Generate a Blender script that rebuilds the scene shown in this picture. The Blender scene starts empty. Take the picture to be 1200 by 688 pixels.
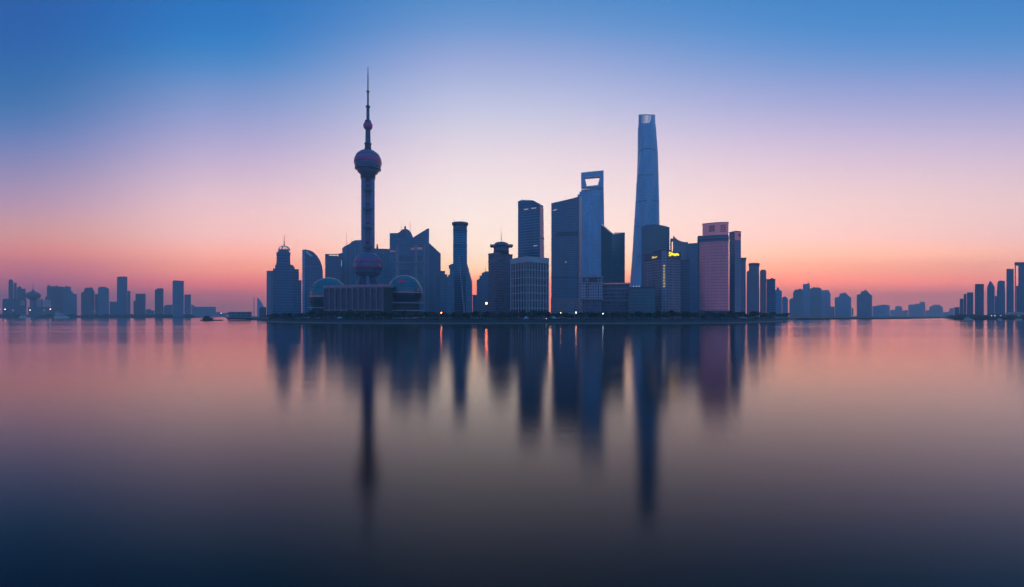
import bpy, bmesh, math, random
from mathutils import Vector, Matrix

random.seed(7)
SC = bpy.context.scene
COL = SC.collection
R = math.radians

# ------------------------------------------------------------------ camera
F, HX, HY, CAMZ = 560.0, 600.0, 370.0, 8.5      # focal length and horizon of the 1200 px wide photograph
cam_d = bpy.data.cameras.new("camera")
cam = bpy.data.objects.new("camera", cam_d)
COL.objects.link(cam)
cam.location = (0, 0, CAMZ)
cam.rotation_euler = (R(90), 0, 0)
cam_d.sensor_width = 36
cam_d.lens = 36 * F / 1200
cam_d.shift_y = (HY - 344) / 1200
cam_d.clip_start = 0.5
cam_d.clip_end = 60000
SC.camera = cam

# ------------------------------------------------------------------ world: dawn sky
def lin(c):
    return tuple(((v / 255) / 12.92 if v / 255 <= 0.04045 else ((v / 255 + 0.055) / 1.055) ** 2.4) for v in c) + (1,)

world = bpy.data.worlds.new("World")
SC.world = world
world.use_nodes = True
wn, wl = world.node_tree.nodes, world.node_tree.links
wn.clear()

def wmath(op, a, b=None, clamp=False):
    n = wn.new("ShaderNodeMath"); n.operation = op; n.use_clamp = clamp
    for i, v in enumerate((a, b)):
        if v is None: continue
        if isinstance(v, (int, float)): n.inputs[i].default_value = v
        else: wl.new(v, n.inputs[i])
    return n.outputs[0]

def wramp(fac, stops, top):
    n = wn.new("ShaderNodeValToRGB")
    n.color_ramp.interpolation = 'B_SPLINE' if False else 'LINEAR'
    e = n.color_ramp.elements
    while len(e) > 1: e.remove(e[-1])
    for i, (p, c, k) in enumerate(stops):
        el = e[0] if i == 0 else e.new(p / top)
        el.position = p / top
        el.color = (c[0] * k, c[1] * k, c[2] * k, 1)
    wl.new(fac, n.inputs[0])
    return n.outputs[0]

def wmix(fac, a, b):
    n = wn.new("ShaderNodeMix"); n.data_type = 'RGBA'
    wl.new(fac, n.inputs[0]); wl.new(a, n.inputs[6]); wl.new(b, n.inputs[7])
    return n.outputs[2]

tc = wn.new("ShaderNodeTexCoord")
sep = wn.new("ShaderNodeSeparateXYZ"); wl.new(tc.outputs["Generated"], sep.inputs[0])
sx, sy, sz = sep.outputs
hor = wmath('SQRT', wmath('ADD', wmath('MULTIPLY', sx, sx), wmath('ADD', wmath('MULTIPLY', sy, sy), 1e-6)))
te = wmath('DIVIDE', sz, hor)
te = wmath('MAXIMUM', te, 0.0)
TOP = 1.5
az = wmath('ARCTAN2', sx, sy)                    # 0 straight ahead, positive to the right
ca = wmath('MAXIMUM', wmath('DIVIDE', sy, hor), 0.684)
fac = wmath('DIVIDE', wmath('DIVIDE', te, ca), TOP, True)   # the colour bands sink away from the glow
SKY = [[(0.000, (0.4928, 0.0231, 0.0202), 1), (0.020, (0.4928, 0.0231, 0.0202), 1), (0.045, (0.4928, 0.0231, 0.0202), 1), (0.070, (1.1911, 0.0778, 0.0240), 1), (0.100, (1.9433, 0.2689, 0.0454), 1), (0.130, (2.0479, 0.4503, 0.1119), 1), (0.165, (1.5299, 0.5474, 0.3023), 1), (0.200, (1.1482, 0.5200, 0.4577), 1), (0.240, (0.8004, 0.4408, 0.5736), 1), (0.280, (0.5480, 0.3765, 0.5783), 1), (0.320, (0.3623, 0.3167, 0.5804), 1), (0.360, (0.2173, 0.2669, 0.5787), 1), (0.400, (0.1074, 0.2240, 0.5393), 1), (0.440, (0.0477, 0.1888, 0.4856), 1), (0.480, (0.0219, 0.1626, 0.4541), 1), (0.520, (0.0092, 0.1401, 0.4410), 1), (0.560, (0.0036, 0.1209, 0.4315), 1), (0.600, (0.0016, 0.1072, 0.4237), 1), (0.650, (0.0010, 0.0999, 0.4130), 1), (0.700, (0.0012, 0.1002, 0.3990), 1), (0.780, (0.0032, 0.1021, 0.3729), 1), (0.880, (0.0131, 0.1063, 0.3467), 1), (1.000, (0.0200, 0.1140, 0.3436), 1), (1.200, (0.0200, 0.1540, 0.4202), 1), (1.500, (0.0200, 0.2800, 0.6600), 1)],
       [(0.000, (0.6783, 0.1248, 0.0613), 1), (0.020, (0.6783, 0.1248, 0.0613), 1), (0.045, (1.1847, 0.1673, 0.0667), 1), (0.070, (2.4230, 0.3590, 0.0958), 1), (0.100, (3.0651, 0.8255, 0.2300), 1), (0.130, (2.5688, 0.9576, 0.5192), 1), (0.165, (1.9675, 0.9911, 0.7621), 1), (0.200, (1.6399, 0.9292, 0.8042), 1), (0.240, (1.3318, 0.8284, 0.8225), 1), (0.280, (1.0519, 0.7184, 0.8168), 1), (0.320, (0.8143, 0.6003, 0.8016), 1), (0.360, (0.6072, 0.5088, 0.7826), 1), (0.400, (0.4375, 0.4396, 0.7523), 1), (0.440, (0.2987, 0.3818, 0.7154), 1), (0.480, (0.1867, 0.3309, 0.6818), 1), (0.520, (0.0828, 0.2815, 0.6527), 1), (0.560, (0.0286, 0.2372, 0.6251), 1), (0.600, (0.0107, 0.2029, 0.5983), 1), (0.650, (0.0057, 0.1768, 0.5649), 1), (0.700, (0.0062, 0.1630, 0.5269), 1), (0.780, (0.0093, 0.1458, 0.4592), 1), (0.880, (0.0168, 0.1328, 0.3956), 1), (1.000, (0.0200, 0.1316, 0.3833), 1), (1.200, (0.0200, 0.1661, 0.4533), 1), (1.500, (0.0200, 0.2800, 0.6600), 1)],
       [(0.000, (2.7932, 0.4310, 0.0284), 1), (0.020, (2.7932, 0.4310, 0.0284), 1), (0.045, (2.7932, 0.4310, 0.0284), 1), (0.070, (2.8235, 0.6918, 0.0772), 1), (0.100, (2.8562, 1.7792, 0.7859), 1), (0.130, (2.2366, 1.6150, 1.1158), 1), (0.165, (1.8702, 1.4511, 1.1262), 1), (0.200, (1.6427, 1.3076, 1.0992), 1), (0.240, (1.4415, 1.1685, 1.0629), 1), (0.280, (1.2933, 1.0529, 1.0131), 1), (0.320, (1.1543, 0.9493, 0.9655), 1), (0.360, (0.9908, 0.8528, 0.9361), 1), (0.400, (0.8189, 0.7651, 0.9151), 1), (0.440, (0.6635, 0.6768, 0.8895), 1), (0.480, (0.5339, 0.5799, 0.8486), 1), (0.520, (0.4177, 0.4882, 0.7994), 1), (0.560, (0.3032, 0.4157, 0.7533), 1), (0.600, (0.1830, 0.3544, 0.7086), 1), (0.650, (0.1061, 0.3001, 0.6575), 1), (0.700, (0.0824, 0.2654, 0.6097), 1), (0.780, (0.0604, 0.2208, 0.5335), 1), (0.880, (0.0461, 0.1873, 0.4661), 1), (1.000, (0.0366, 0.1813, 0.4527), 1), (1.200, (0.0278, 0.2073, 0.5085), 1), (1.500, (0.0200, 0.2800, 0.6600), 1)],
       [(0.000, (1.5605, 0.3255, 0.1157), 1), (0.020, (1.5605, 0.3255, 0.1157), 1), (0.045, (1.6095, 0.3332, 0.1164), 1), (0.070, (3.5869, 0.6799, 0.1475), 1), (0.100, (3.7461, 1.1971, 0.3335), 1), (0.130, (3.2393, 1.3632, 0.6611), 1), (0.165, (2.2953, 1.2224, 0.8991), 1), (0.200, (1.8727, 1.1169, 0.9053), 1), (0.240, (1.5623, 1.0065, 0.8984), 1), (0.280, (1.2993, 0.8908, 0.8933), 1), (0.320, (1.0811, 0.7781, 0.8877), 1), (0.360, (0.8692, 0.6747, 0.8781), 1), (0.400, (0.6669, 0.5757, 0.8504), 1), (0.440, (0.4915, 0.4895, 0.8120), 1), (0.480, (0.3493, 0.4237, 0.7769), 1), (0.520, (0.2196, 0.3721, 0.7473), 1), (0.560, (0.1265, 0.3291, 0.7190), 1), (0.600, (0.0756, 0.2942, 0.6907), 1), (0.650, (0.0506, 0.2607, 0.6537), 1), (0.700, (0.0438, 0.2337, 0.6080), 1), (0.780, (0.0371, 0.1964, 0.5221), 1), (0.880, (0.0324, 0.1667, 0.4401), 1), (1.000, (0.0285, 0.1614, 0.4230), 1), (1.200, (0.0243, 0.1913, 0.4852), 1), (1.500, (0.0200, 0.2800, 0.6600), 1)]]
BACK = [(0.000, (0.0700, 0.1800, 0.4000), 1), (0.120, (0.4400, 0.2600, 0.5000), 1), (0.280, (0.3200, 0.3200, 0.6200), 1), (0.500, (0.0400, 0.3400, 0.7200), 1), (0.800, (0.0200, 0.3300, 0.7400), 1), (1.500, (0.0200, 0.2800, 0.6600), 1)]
def wstep(v, lo, hi):
    n = wn.new("ShaderNodeMapRange"); n.interpolation_type = 'SMOOTHSTEP'
    wl.new(v, n.inputs[0]); n.inputs[1].default_value = lo; n.inputs[2].default_value = hi
    return n.outputs[0]
skycol = wramp(fac, SKY[0], TOP)
for i, (lo, hi) in enumerate(((-46.7, -31.6), (-31.6, -3.9), (-3.9, 39.8))):
    skycol = wmix(wstep(az, R(lo), R(hi)), skycol, wramp(fac, SKY[i + 1], TOP))
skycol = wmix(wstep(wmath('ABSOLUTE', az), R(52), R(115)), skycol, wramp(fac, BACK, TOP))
bg = wn.new("ShaderNodeBackground"); wl.new(skycol, bg.inputs[0]); bg.inputs[1].default_value = 1.0
SUN_EL, SUN_AZ = R(1.5), R(2)
nish = wn.new("ShaderNodeTexSky"); nish.sky_type = 'NISHITA'; nish.sun_disc = False
nish.sun_elevation = SUN_EL; nish.sun_rotation = SUN_AZ
bg2 = wn.new("ShaderNodeBackground"); wl.new(nish.outputs[0], bg2.inputs[0]); bg2.inputs[1].default_value = 0.008
addn = wn.new("ShaderNodeAddShader"); wl.new(bg.outputs[0], addn.inputs[0]); wl.new(bg2.outputs[0], addn.inputs[1])
wo = wn.new("ShaderNodeOutputWorld"); wl.new(addn.outputs[0], wo.inputs[0])

# ------------------------------------------------------------------ sun, just under the haze, behind the skyline
sd = bpy.data.lights.new("sun", 'SUN'); sd.energy = 0.06; sd.angle = R(12); sd.color = (1.0, 0.62, 0.42)
sun = bpy.data.objects.new("sun", sd); COL.objects.link(sun)
dirv = Vector((math.sin(SUN_AZ) * math.cos(SUN_EL), math.cos(SUN_AZ) * math.cos(SUN_EL), math.sin(SUN_EL)))
sun.rotation_euler = dirv.to_track_quat('Z', 'Y').to_euler()

SC.view_settings.view_transform = 'Standard'
SC.view_settings.look = 'None'
SC.view_settings.gamma = 1
SC.view_settings.use_curve_mapping = False
SC.view_settings.exposure = 0.0
SC.cycles.use_denoising = True
SC.cycles.max_bounces = 6
SC.cycles.volume_bounces = 1
SC.cycles.sample_clamp_indirect = 10.0
HAZE_DENSITY = 1.8e-4

# ------------------------------------------------------------------ materials
def new_mat(name):
    m = bpy.data.materials.new(name); m.use_nodes = True
    nt = m.node_tree
    return m, nt.nodes, nt.links, nt.nodes["Principled BSDF"]

def plain(name, col, rough=0.6, metal=0.0, var=0.25, scale=0.15, emit=None, strength=0):
    m, n, l, p = new_mat(name)
    p.inputs["Roughness"].default_value = rough
    p.inputs["Metallic"].default_value = metal
    if emit:
        p.inputs["Emission Color"].default_value = emit + (1,)
        p.inputs["Emission Strength"].default_value = strength
        p.inputs["Base Color"].default_value = col + (1,)
        return m
    t = n.new("ShaderNodeTexCoord"); no = n.new("ShaderNodeTexNoise"); no.inputs["Scale"].default_value = scale
    no.inputs["Detail"].default_value = 5
    l.new(t.outputs["Object"], no.inputs["Vector"])
    mx = n.new("ShaderNodeMix"); mx.data_type = 'RGBA'
    mx.inputs[6].default_value = tuple(c * (1 - var) for c in col) + (1,)
    mx.inputs[7].default_value = tuple(min(1, c * (1 + var)) for c in col) + (1,)
    l.new(no.outputs[0], mx.inputs[0]); l.new(mx.outputs[2], p.inputs["Base Color"])
    return m

def facade(name, glass, wall, fh=3.9, bw=3.2, spandrel=0.32, mull=0.16, rough=0.12, ior=1.9, wall_rough=0.6, var=0.55, metal=0.0):
    """Curtain wall or windowed wall: storeys and bays in metres from the wall's own UVs."""
    m, n, l, p = new_mat(name)
    def mth(op, a, b=None, clamp=False):
        k = n.new("ShaderNodeMath"); k.operation = op; k.use_clamp = clamp
        for i, v in enumerate((a, b)):
            if v is None: continue
            if isinstance(v, (int, float)): k.inputs[i].default_value = v
            else: l.new(v, k.inputs[i])
        return k.outputs[0]
    uv = n.new("ShaderNodeUVMap"); uv.uv_map = "UVMap"
    s = n.new("ShaderNodeSeparateXYZ"); l.new(uv.outputs[0], s.inputs[0])
    u, v = mth('DIVIDE', s.outputs[0], bw), mth('DIVIDE', s.outputs[1], fh)
    fu, fv = mth('FRACT', u), mth('FRACT', v)
    solid = mth('MAXIMUM', mth('LESS_THAN', fv, spandrel), mth('LESS_THAN', fu, mull))
    cell = n.new("ShaderNodeCombineXYZ"); l.new(mth('FLOOR', u), cell.inputs[0]); l.new(mth('FLOOR', v), cell.inputs[1])
    wnz = n.new("ShaderNodeTexWhiteNoise"); wnz.noise_dimensions = '2D'; l.new(cell.outputs[0], wnz.inputs["Vector"])
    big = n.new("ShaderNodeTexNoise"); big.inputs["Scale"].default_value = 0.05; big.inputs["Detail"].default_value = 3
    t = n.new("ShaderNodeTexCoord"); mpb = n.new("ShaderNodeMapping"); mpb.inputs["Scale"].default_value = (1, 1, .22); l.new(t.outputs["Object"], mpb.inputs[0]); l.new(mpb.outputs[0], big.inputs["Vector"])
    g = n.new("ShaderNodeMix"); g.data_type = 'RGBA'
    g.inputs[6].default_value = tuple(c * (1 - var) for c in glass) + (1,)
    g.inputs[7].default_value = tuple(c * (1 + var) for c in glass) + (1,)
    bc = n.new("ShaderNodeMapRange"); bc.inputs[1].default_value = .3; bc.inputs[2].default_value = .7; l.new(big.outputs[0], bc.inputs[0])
    l.new(mth('ADD', mth('MULTIPLY', wnz.outputs[0], .4), mth('MULTIPLY', bc.outputs[0], .6)), g.inputs[0])  # broad tone drift in the glass colour imitates soft sky reflections
    w = n.new("ShaderNodeMix"); w.data_type = 'RGBA'
    w.inputs[6].default_value = tuple(c * 0.8 for c in wall) + (1,)
    w.inputs[7].default_value = tuple(c * 1.2 for c in wall) + (1,)
    l.new(big.outputs[0], w.inputs[0])
    mx = n.new("ShaderNodeMix"); mx.data_type = 'RGBA'
    l.new(solid, mx.inputs[0]); l.new(g.outputs[2], mx.inputs[6]); l.new(w.outputs[2], mx.inputs[7])
    l.new(mx.outputs[2], p.inputs["Base Color"])
    rr = mth('ADD', mth('MULTIPLY', solid, wall_rough - rough), mth('ADD', rough, mth('MULTIPLY', wnz.outputs[0], 0.10)))
    l.new(rr, p.inputs["Roughness"])
    p.inputs["IOR"].default_value = ior
    p.inputs["Metallic"].default_value = metal
    if metal == 0: p.inputs["Specular Tint"].default_value = (.55, .82, 1.0, 1)
    return m

M = {}
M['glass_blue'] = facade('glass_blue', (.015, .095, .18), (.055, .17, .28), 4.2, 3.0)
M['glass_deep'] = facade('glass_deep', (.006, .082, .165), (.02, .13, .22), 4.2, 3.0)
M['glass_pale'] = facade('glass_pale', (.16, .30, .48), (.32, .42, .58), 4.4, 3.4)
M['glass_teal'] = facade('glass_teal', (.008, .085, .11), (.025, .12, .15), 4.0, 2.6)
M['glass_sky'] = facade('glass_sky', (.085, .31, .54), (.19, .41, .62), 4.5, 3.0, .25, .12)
M['stone_blue'] = facade('stone_blue', (.02, .08, .15), (.12, .22, .34), 3.8, 3.6, .42, .36, .2)
M['stone_mauve'] = facade('stone_mauve', (.06, .06, .11), (.40, .32, .40), 3.6, 3.2, .45, .40, .2)
M['stone_rose'] = facade('stone_rose', (.08, .055, .10), (.38, .22, .27), 3.6, 3.0, .45, .40, .2)
M['stone_dark'] = facade('stone_dark', (.02, .03, .06), (.13, .105, .16), 3.8, 3.2, .45, .40, .25)
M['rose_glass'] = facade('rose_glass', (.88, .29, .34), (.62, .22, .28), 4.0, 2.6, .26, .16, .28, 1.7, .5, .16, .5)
M['rose_panel'] = plain('rose_panel', (.95, .36, .36), .3, .85, .06)
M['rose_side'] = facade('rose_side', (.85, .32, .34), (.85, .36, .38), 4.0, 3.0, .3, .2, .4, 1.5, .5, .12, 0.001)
M['res_grey'] = facade('res_grey', (.03, .05, .08), (.24, .25, .30), 3.0, 3.3, .5, .45, .3)
M['res_blue'] = facade('res_blue', (.02, .07, .13), (.15, .23, .36), 3.0, 3.8, .48, .42, .3)
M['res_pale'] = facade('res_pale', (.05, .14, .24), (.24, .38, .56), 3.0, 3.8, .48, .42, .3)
M['res_warm'] = facade('res_warm', (.10, .08, .09), (.85, .50, .50), 3.0, 3.5, .5, .45, .3)
M['white_frame'] = plain('white_frame', (.42, .42, .48), .55)
M['white_paint'] = plain('white_paint', (.62, .62, .66), .5)
M['window_glass'] = facade('window_glass', (.008, .03, .06), (.14, .15, .19), 6.0, 1.9, .08, .16, .1, 1.7)
M['concrete'] = plain('concrete', (.10, .11, .12), .8)
M['concrete_dark'] = plain('concrete_dark', (.05, .06, .075), .85)
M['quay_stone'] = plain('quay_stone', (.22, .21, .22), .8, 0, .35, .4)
M['roof_dark'] = plain('roof_dark', (.05, .055, .07), .7)
M['metal_dark'] = plain('metal_dark', (.05, .055, .07), .45, .6)
M['metal_red'] = plain('metal_red', (.38, .14, .15), .5, .2)
M['metal_pale'] = plain('metal_pale', (.55, .56, .62), .35, .7)
M['tower_concrete'] = plain('tower_concrete', (.17, .17, .30), .5)
M['tower_steel'] = plain('tower_steel', (.06, .09, .16), .4, .3)
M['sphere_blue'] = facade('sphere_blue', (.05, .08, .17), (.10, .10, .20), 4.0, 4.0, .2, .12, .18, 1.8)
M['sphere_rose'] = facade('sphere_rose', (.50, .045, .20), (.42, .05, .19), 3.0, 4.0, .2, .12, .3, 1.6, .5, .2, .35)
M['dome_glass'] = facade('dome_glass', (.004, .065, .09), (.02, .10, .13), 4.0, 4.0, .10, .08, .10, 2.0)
M['dome_bowl'] = plain('dome_bowl', (.012, .035, .06), .35)
M['deep_red'] = plain('deep_red', (.75, .03, .12), .4)
M['podium_stone'] = plain('podium_stone', (.21, .15, .22), .7)
M['podium_cornice'] = plain('podium_cornice', (.52, .24, .30), .6)
M['podium_glass'] = plain('podium_glass', (.02, .06, .10), .2)
M['sign_dark'] = plain('sign_dark', (.07, .04, .10), .5)
M['sign_yellow'] = plain('sign_yellow', (.8, .6, .05), .5, emit=(1.0, .64, .01), strength=2.0)
M['sign_amber'] = plain('sign_amber', (.8, .6, .2), .5, emit=(1.0, .70, .16), strength=.7)
M['lamp_orange'] = plain('lamp_orange', (1, .5, .3), .5, emit=(1.0, .15, .055), strength=36)
M['lamp_warm'] = plain('lamp_warm', (1, .7, .5), .5, emit=(1.0, .36, .20), strength=24)
M['lamp_white'] = plain('lamp_white', (1, 1, 1), .5, emit=(.80, .88, 1.0), strength=9)
M['roof_glow'] = plain('roof_glow', (1, 1, 1), .5, emit=(.75, .88, 1.0), strength=.7)
M['lamp_far'] = plain('lamp_far', (1, .8, .7), .5, emit=(1.0, .50, .36), strength=12)
M['lamp_dim'] = plain('lamp_dim', (1, 1, 1), .5, emit=(.80, .82, 1.0), strength=1.6)
M['lamp_red'] = plain('lamp_red', (1, .2, .2), .5, emit=(1.0, .03, .10), strength=2.5)
M['strip_white'] = plain('strip_white', (1, 1, 1), .5, emit=(.7, .85, 1.0), strength=.42)
M['strip_warm'] = plain('strip_warm', (1, .8, .6), .5, emit=(1.0, .62, .46), strength=.32)
M['bark'] = plain('bark', (.05, .04, .035), .9, 0, .3, 2)
M['leaf'] = plain('leaf', (.028, .050, .034), .75, 0, .6, .5)
M['leaf_b'] = plain('leaf_b', (.035, .058, .036), .75, 0, .6, .5)
M['boat_white'] = plain('boat_white', (.62, .58, .6), .5)
M['boat_dark'] = plain('boat_dark', (.06, .055, .075), .6)
M['boat_window'] = plain('boat_window', (.02, .03, .05), .15)
M['canvas'] = plain('canvas', (.4, .38, .42), .7)
M['canvas_pink'] = plain('canvas_pink', (.42, .16, .20), .7)

def ground_mat():
    m, n, l, p = new_mat('bank_ground')
    t = n.new("ShaderNodeTexCoord"); no = n.new("ShaderNodeTexNoise"); no.inputs["Scale"].default_value = .03; no.inputs["Detail"].default_value = 8
    l.new(t.outputs["Object"], no.inputs["Vector"])
    r = n.new("ShaderNodeValToRGB"); e = r.color_ramp.elements
    e[0].position, e[0].color = .42, (.018, .03, .022, 1); e[1].position, e[1].color = .58, (.045, .05, .05, 1)
    l.new(no.outputs[0], r.inputs[0]); l.new(r.outputs[0], p.inputs["Base Color"]); p.inputs["Roughness"].default_value = .95
    return m
M['bank'] = ground_mat()

def water_mat():
    """murky river smoothed by a long exposure: dark body under a Fresnel reflection off small gaussian ripples"""
    m = bpy.data.materials.new('river_water'); m.use_nodes = True
    n, l = m.node_tree.nodes, m.node_tree.links; n.clear()
    out = n.new("ShaderNodeOutputMaterial"); mix = n.new("ShaderNodeMixShader"); l.new(mix.outputs[0], out.inputs["Surface"])
    fr = n.new("ShaderNodeFresnel"); fr.inputs["IOR"].default_value = 1.335; pw = n.new("ShaderNodeMath"); pw.operation = 'POWER'; l.new(fr.outputs[0], pw.inputs[0]); pw.inputs[1].default_value = 1.22
    gn = n.new("ShaderNodeMath"); gn.operation = 'MULTIPLY'; gn.use_clamp = True; l.new(pw.outputs[0], gn.inputs[0]); gn.inputs[1].default_value = 1.17; l.new(gn.outputs[0], mix.inputs[0])
    df = n.new("ShaderNodeBsdfDiffuse"); df.inputs["Color"].default_value = (.002, .003, .003, 1); l.new(df.outputs[0], mix.inputs[1])
    gl = n.new("ShaderNodeBsdfGlossy"); gl.distribution = 'BECKMANN'; gl.inputs["Color"].default_value = (1, 1, 1, 1); l.new(gl.outputs[0], mix.inputs[2])
    t = n.new("ShaderNodeTexCoord")
    def streaks(sx, sy, detail, skew):
        mp = n.new("ShaderNodeMapping"); mp.inputs["Scale"].default_value = (sx, sy, 1); mp.inputs["Rotation"].default_value = (0, 0, skew); l.new(t.outputs["Object"], mp.inputs[0])
        no = n.new("ShaderNodeTexNoise"); no.inputs["Scale"].default_value = 1.0; no.inputs["Detail"].default_value = detail; no.inputs["Distortion"].default_value = .8; l.new(mp.outputs[0], no.inputs["Vector"])
        return no.outputs[0]
    mr = n.new("ShaderNodeMapRange"); mr.inputs[1].default_value = .3; mr.inputs[2].default_value = .7; mr.inputs[3].default_value = WATER_ROUGH - .025; mr.inputs[4].default_value = WATER_ROUGH + .025
    l.new(streaks(.003, .016, 3, -.03), mr.inputs[0]); l.new(mr.outputs[0], gl.inputs["Roughness"])
    b = n.new("ShaderNodeBump"); b.inputs["Strength"].default_value = .35; b.inputs["Distance"].default_value = .03
    ad = n.new("ShaderNodeMath"); ad.operation = 'MULTIPLY_ADD'; l.new(streaks(.03, .55, 3, .09), ad.inputs[0]); ad.inputs[1].default_value = .25; l.new(streaks(.006, .11, 3, .05), ad.inputs[2]); l.new(ad.outputs[0], b.inputs["Height"]); l.new(b.outputs[0], gl.inputs["Normal"])
    return m
WATER_ROUGH = .145
M['water'] = water_mat()

# ------------------------------------------------------------------ photo rays and plans
def ray(px): return Vector(((px - HX) / F, 1.0))
def zat(py, Y): return CAMZ + (HY - py) / F * Y
def xy(px, Y): return (px - HX) / F * Y, Y
def facing(pxm, Y):
    """point, view direction and rightward direction of the upright plane that faces the camera"""
    P = ray(pxm) * Y; d = ray(pxm).normalized()
    return P, d, Vector((d.y, -d.x))
def on_plane(px, ref):
    P, d, r = ref
    v = ray(px); return v * (P.dot(d) / v.dot(d))
def rect(px0, px1, Y, D, push=0.0):
    ref = facing((px0 + px1) / 2, Y)
    a, b = on_plane(px0, ref), on_plane(px1, ref); d = ref[1]
    return [a + d * push, b + d * push, b + d * D, a + d * D]
def corner(px0, pxc, px1, Y, turn):
    """four plan points of a block whose near corner shows at pxc; turn: degrees its right wall runs back from the picture plane"""
    P, d, r = facing(pxc, Y); c, s = math.cos(R(turn)), math.sin(R(turn))
    def hit(dirv, px):
        v = ray(px)                              # P + t*dirv = k*v
        det = dirv.x * (-v.y) + v.x * dirv.y
        t = (-P.x * (-v.y) - v.x * P.y) / det
        return P + dirv * t
    rr = hit(r * c + d * s, px1); ll = hit(-r * s + d * c, px0)
    return [ll, P, rr, ll + rr - P]
def grow(plan, o):
    n = len(plan); out = []
    area = sum(plan[i].x * plan[(i + 1) % n].y - plan[(i + 1) % n].x * plan[i].y for i in range(n))
    sg = 1 if area > 0 else -1
    for i in range(n):
        a, b, c = plan[i - 1], plan[i], plan[(i + 1) % n]
        d1, d2 = (b - a).normalized(), (c - b).normalized()
        n1, n2 = Vector((d1.y, -d1.x)) * sg, Vector((d2.y, -d2.x)) * sg
        k = (n1 + n2); k = k / max(.3, k.dot(n1)) if k.length > 1e-6 else n1
        out.append(b + k * o)
    return out
def centre(plan): return sum(plan, Vector((0, 0))) / len(plan)
def inset_box(plan, k, dx=0.0, dy=0.0):
    c = centre(plan); e1 = plan[1] - plan[0]; e2 = plan[-1] - plan[0]
    return [c + (p - c) * k + e1 * dx + e2 * dy for p in plan]

# ------------------------------------------------------------------ mesh builder
class MB:
    def __init__(s): s.v, s.f = [], []
    def add(s, vs, fs):
        o = len(s.v); s.v += [tuple(x) for x in vs]; s.f += [tuple(i + o for i in f) for f in fs]; return s
    def prism(s, plan, z0, z1, top=None):
        n = len(plan); top = top or plan
        s.add([(p[0], p[1], z0) for p in plan] + [(p[0], p[1], z1) for p in top],
              [tuple(range(n))[::-1], tuple(range(n, 2 * n))] + [(i, (i + 1) % n, n + (i + 1) % n, n + i) for i in range(n)])
        return s
    def slab(s, prof, ref, D, push=0.0):
        """outline in photo pixels laid on the upright plane ref, given the thickness D"""
        d = ref[1]; n = len(prof); fr, bk = [], []
        for px, py in prof:
            q = on_plane(px, ref); z = zat(py, q.y)
            fr.append((q.x + d.x * push, q.y + d.y * push, z)); bk.append((q.x + d.x * (push + D), q.y + d.y * (push + D), z))
        return s.add(fr + bk, [tuple(range(n)), tuple(range(n, 2 * n))[::-1]] + [(i, n + i, n + (i + 1) % n, (i + 1) % n) for i in range(n)])
    def lathe(s, c, prof, n=32):
        vs, fs = [], []
        for r, z in prof:
            for i in range(n):
                a = 2 * math.pi * i / n; vs.append((c[0] + r * math.cos(a), c[1] + r * math.sin(a), z))
        for k in range(len(prof) - 1):
            for i in range(n):
                j = (i + 1) % n; fs.append((k * n + i, k * n + j, (k + 1) * n + j, (k + 1) * n + i))
        fs += [tuple(range(n))[::-1], tuple(range((len(prof) - 1) * n, len(prof) * n))]
        return s.add(vs, fs)
    def ball(s, c, r, a0=-90, a1=90, n=40, m=20):
        return s.lathe(c, [(max(.01, r * math.cos(R(a0 + (a1 - a0) * k / m))), c[2] + r * math.sin(R(a0 + (a1 - a0) * k / m))) for k in range(m + 1)], n)
    def tube(s, a, b, r0, r1=None, n=8):
        a, b = Vector(a), Vector(b); r1 = r0 if r1 is None else r1
        w = (b - a).normalized(); u = w.orthogonal().normalized(); t = w.cross(u)
        vs = [p + (u * math.cos(2 * math.pi * i / n) + t * math.sin(2 * math.pi * i / n)) * r for p, r in ((a, r0), (b, r1)) for i in range(n)]
        return s.add(vs, [tuple(range(n))[::-1], tuple(range(n, 2 * n))] + [(i, (i + 1) % n, n + (i + 1) % n, n + i) for i in range(n)])
    def build(s, name, mat, parent=None, smooth=False, origin=None):
        bm = bmesh.new(); vs = [bm.verts.new(v) for v in s.v]
        for f in s.f:
            try: bm.faces.new([vs[i] for i in f])
            except ValueError: pass
        bmesh.ops.recalc_face_normals(bm, faces=bm.faces)
        uvl = bm.loops.layers.uv.new("UVMap")
        for f in bm.faces:
            nrm = f.normal
            t = Vector((-nrm.y, nrm.x, 0))
            t = t.normalized() if t.length > 1e-4 else Vector((1, 0, 0))
            for lp in f.loops:
                co = lp.vert.co
                lp[uvl].uv = (co.dot(t), co.z) if abs(nrm.z) < .95 else (co.x, co.y)
        o3 = Vector(origin) if origin is not None else (Vector(parent_origin(parent)) if parent else Vector((0, 0, 0)))
        bmesh.ops.translate(bm, verts=bm.verts, vec=-o3)
        me = bpy.data.meshes.new(name); bm.to_mesh(me); bm.free()
        me.materials.append(M[mat] if isinstance(mat, str) else mat)
        if smooth: me.polygons.foreach_set("use_smooth", [True] * len(me.polygons))
        o = bpy.data.objects.new(name, me); COL.objects.link(o)
        if parent: o.parent = parent
        else: o.location = o3
        return o
def parent_origin(o):
    p = Vector((0, 0, 0))
    while o: p += o.location; o = o.parent
    return p
def tag(o, label=None, cat=None, group=None, kind=None):
    if label: o['label'] = label
    if cat: o['category'] = cat
    if group: o['group'] = group
    if kind: o['kind'] = kind
    return o
def thing(name, label, cat, at, group=None):
    o = bpy.data.objects.new(name, None); COL.objects.link(o); o.location = at; o.empty_display_size = 5
    return tag(o, label, cat, group)
GZ = 3.0                                          # top of the banks above the water
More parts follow.
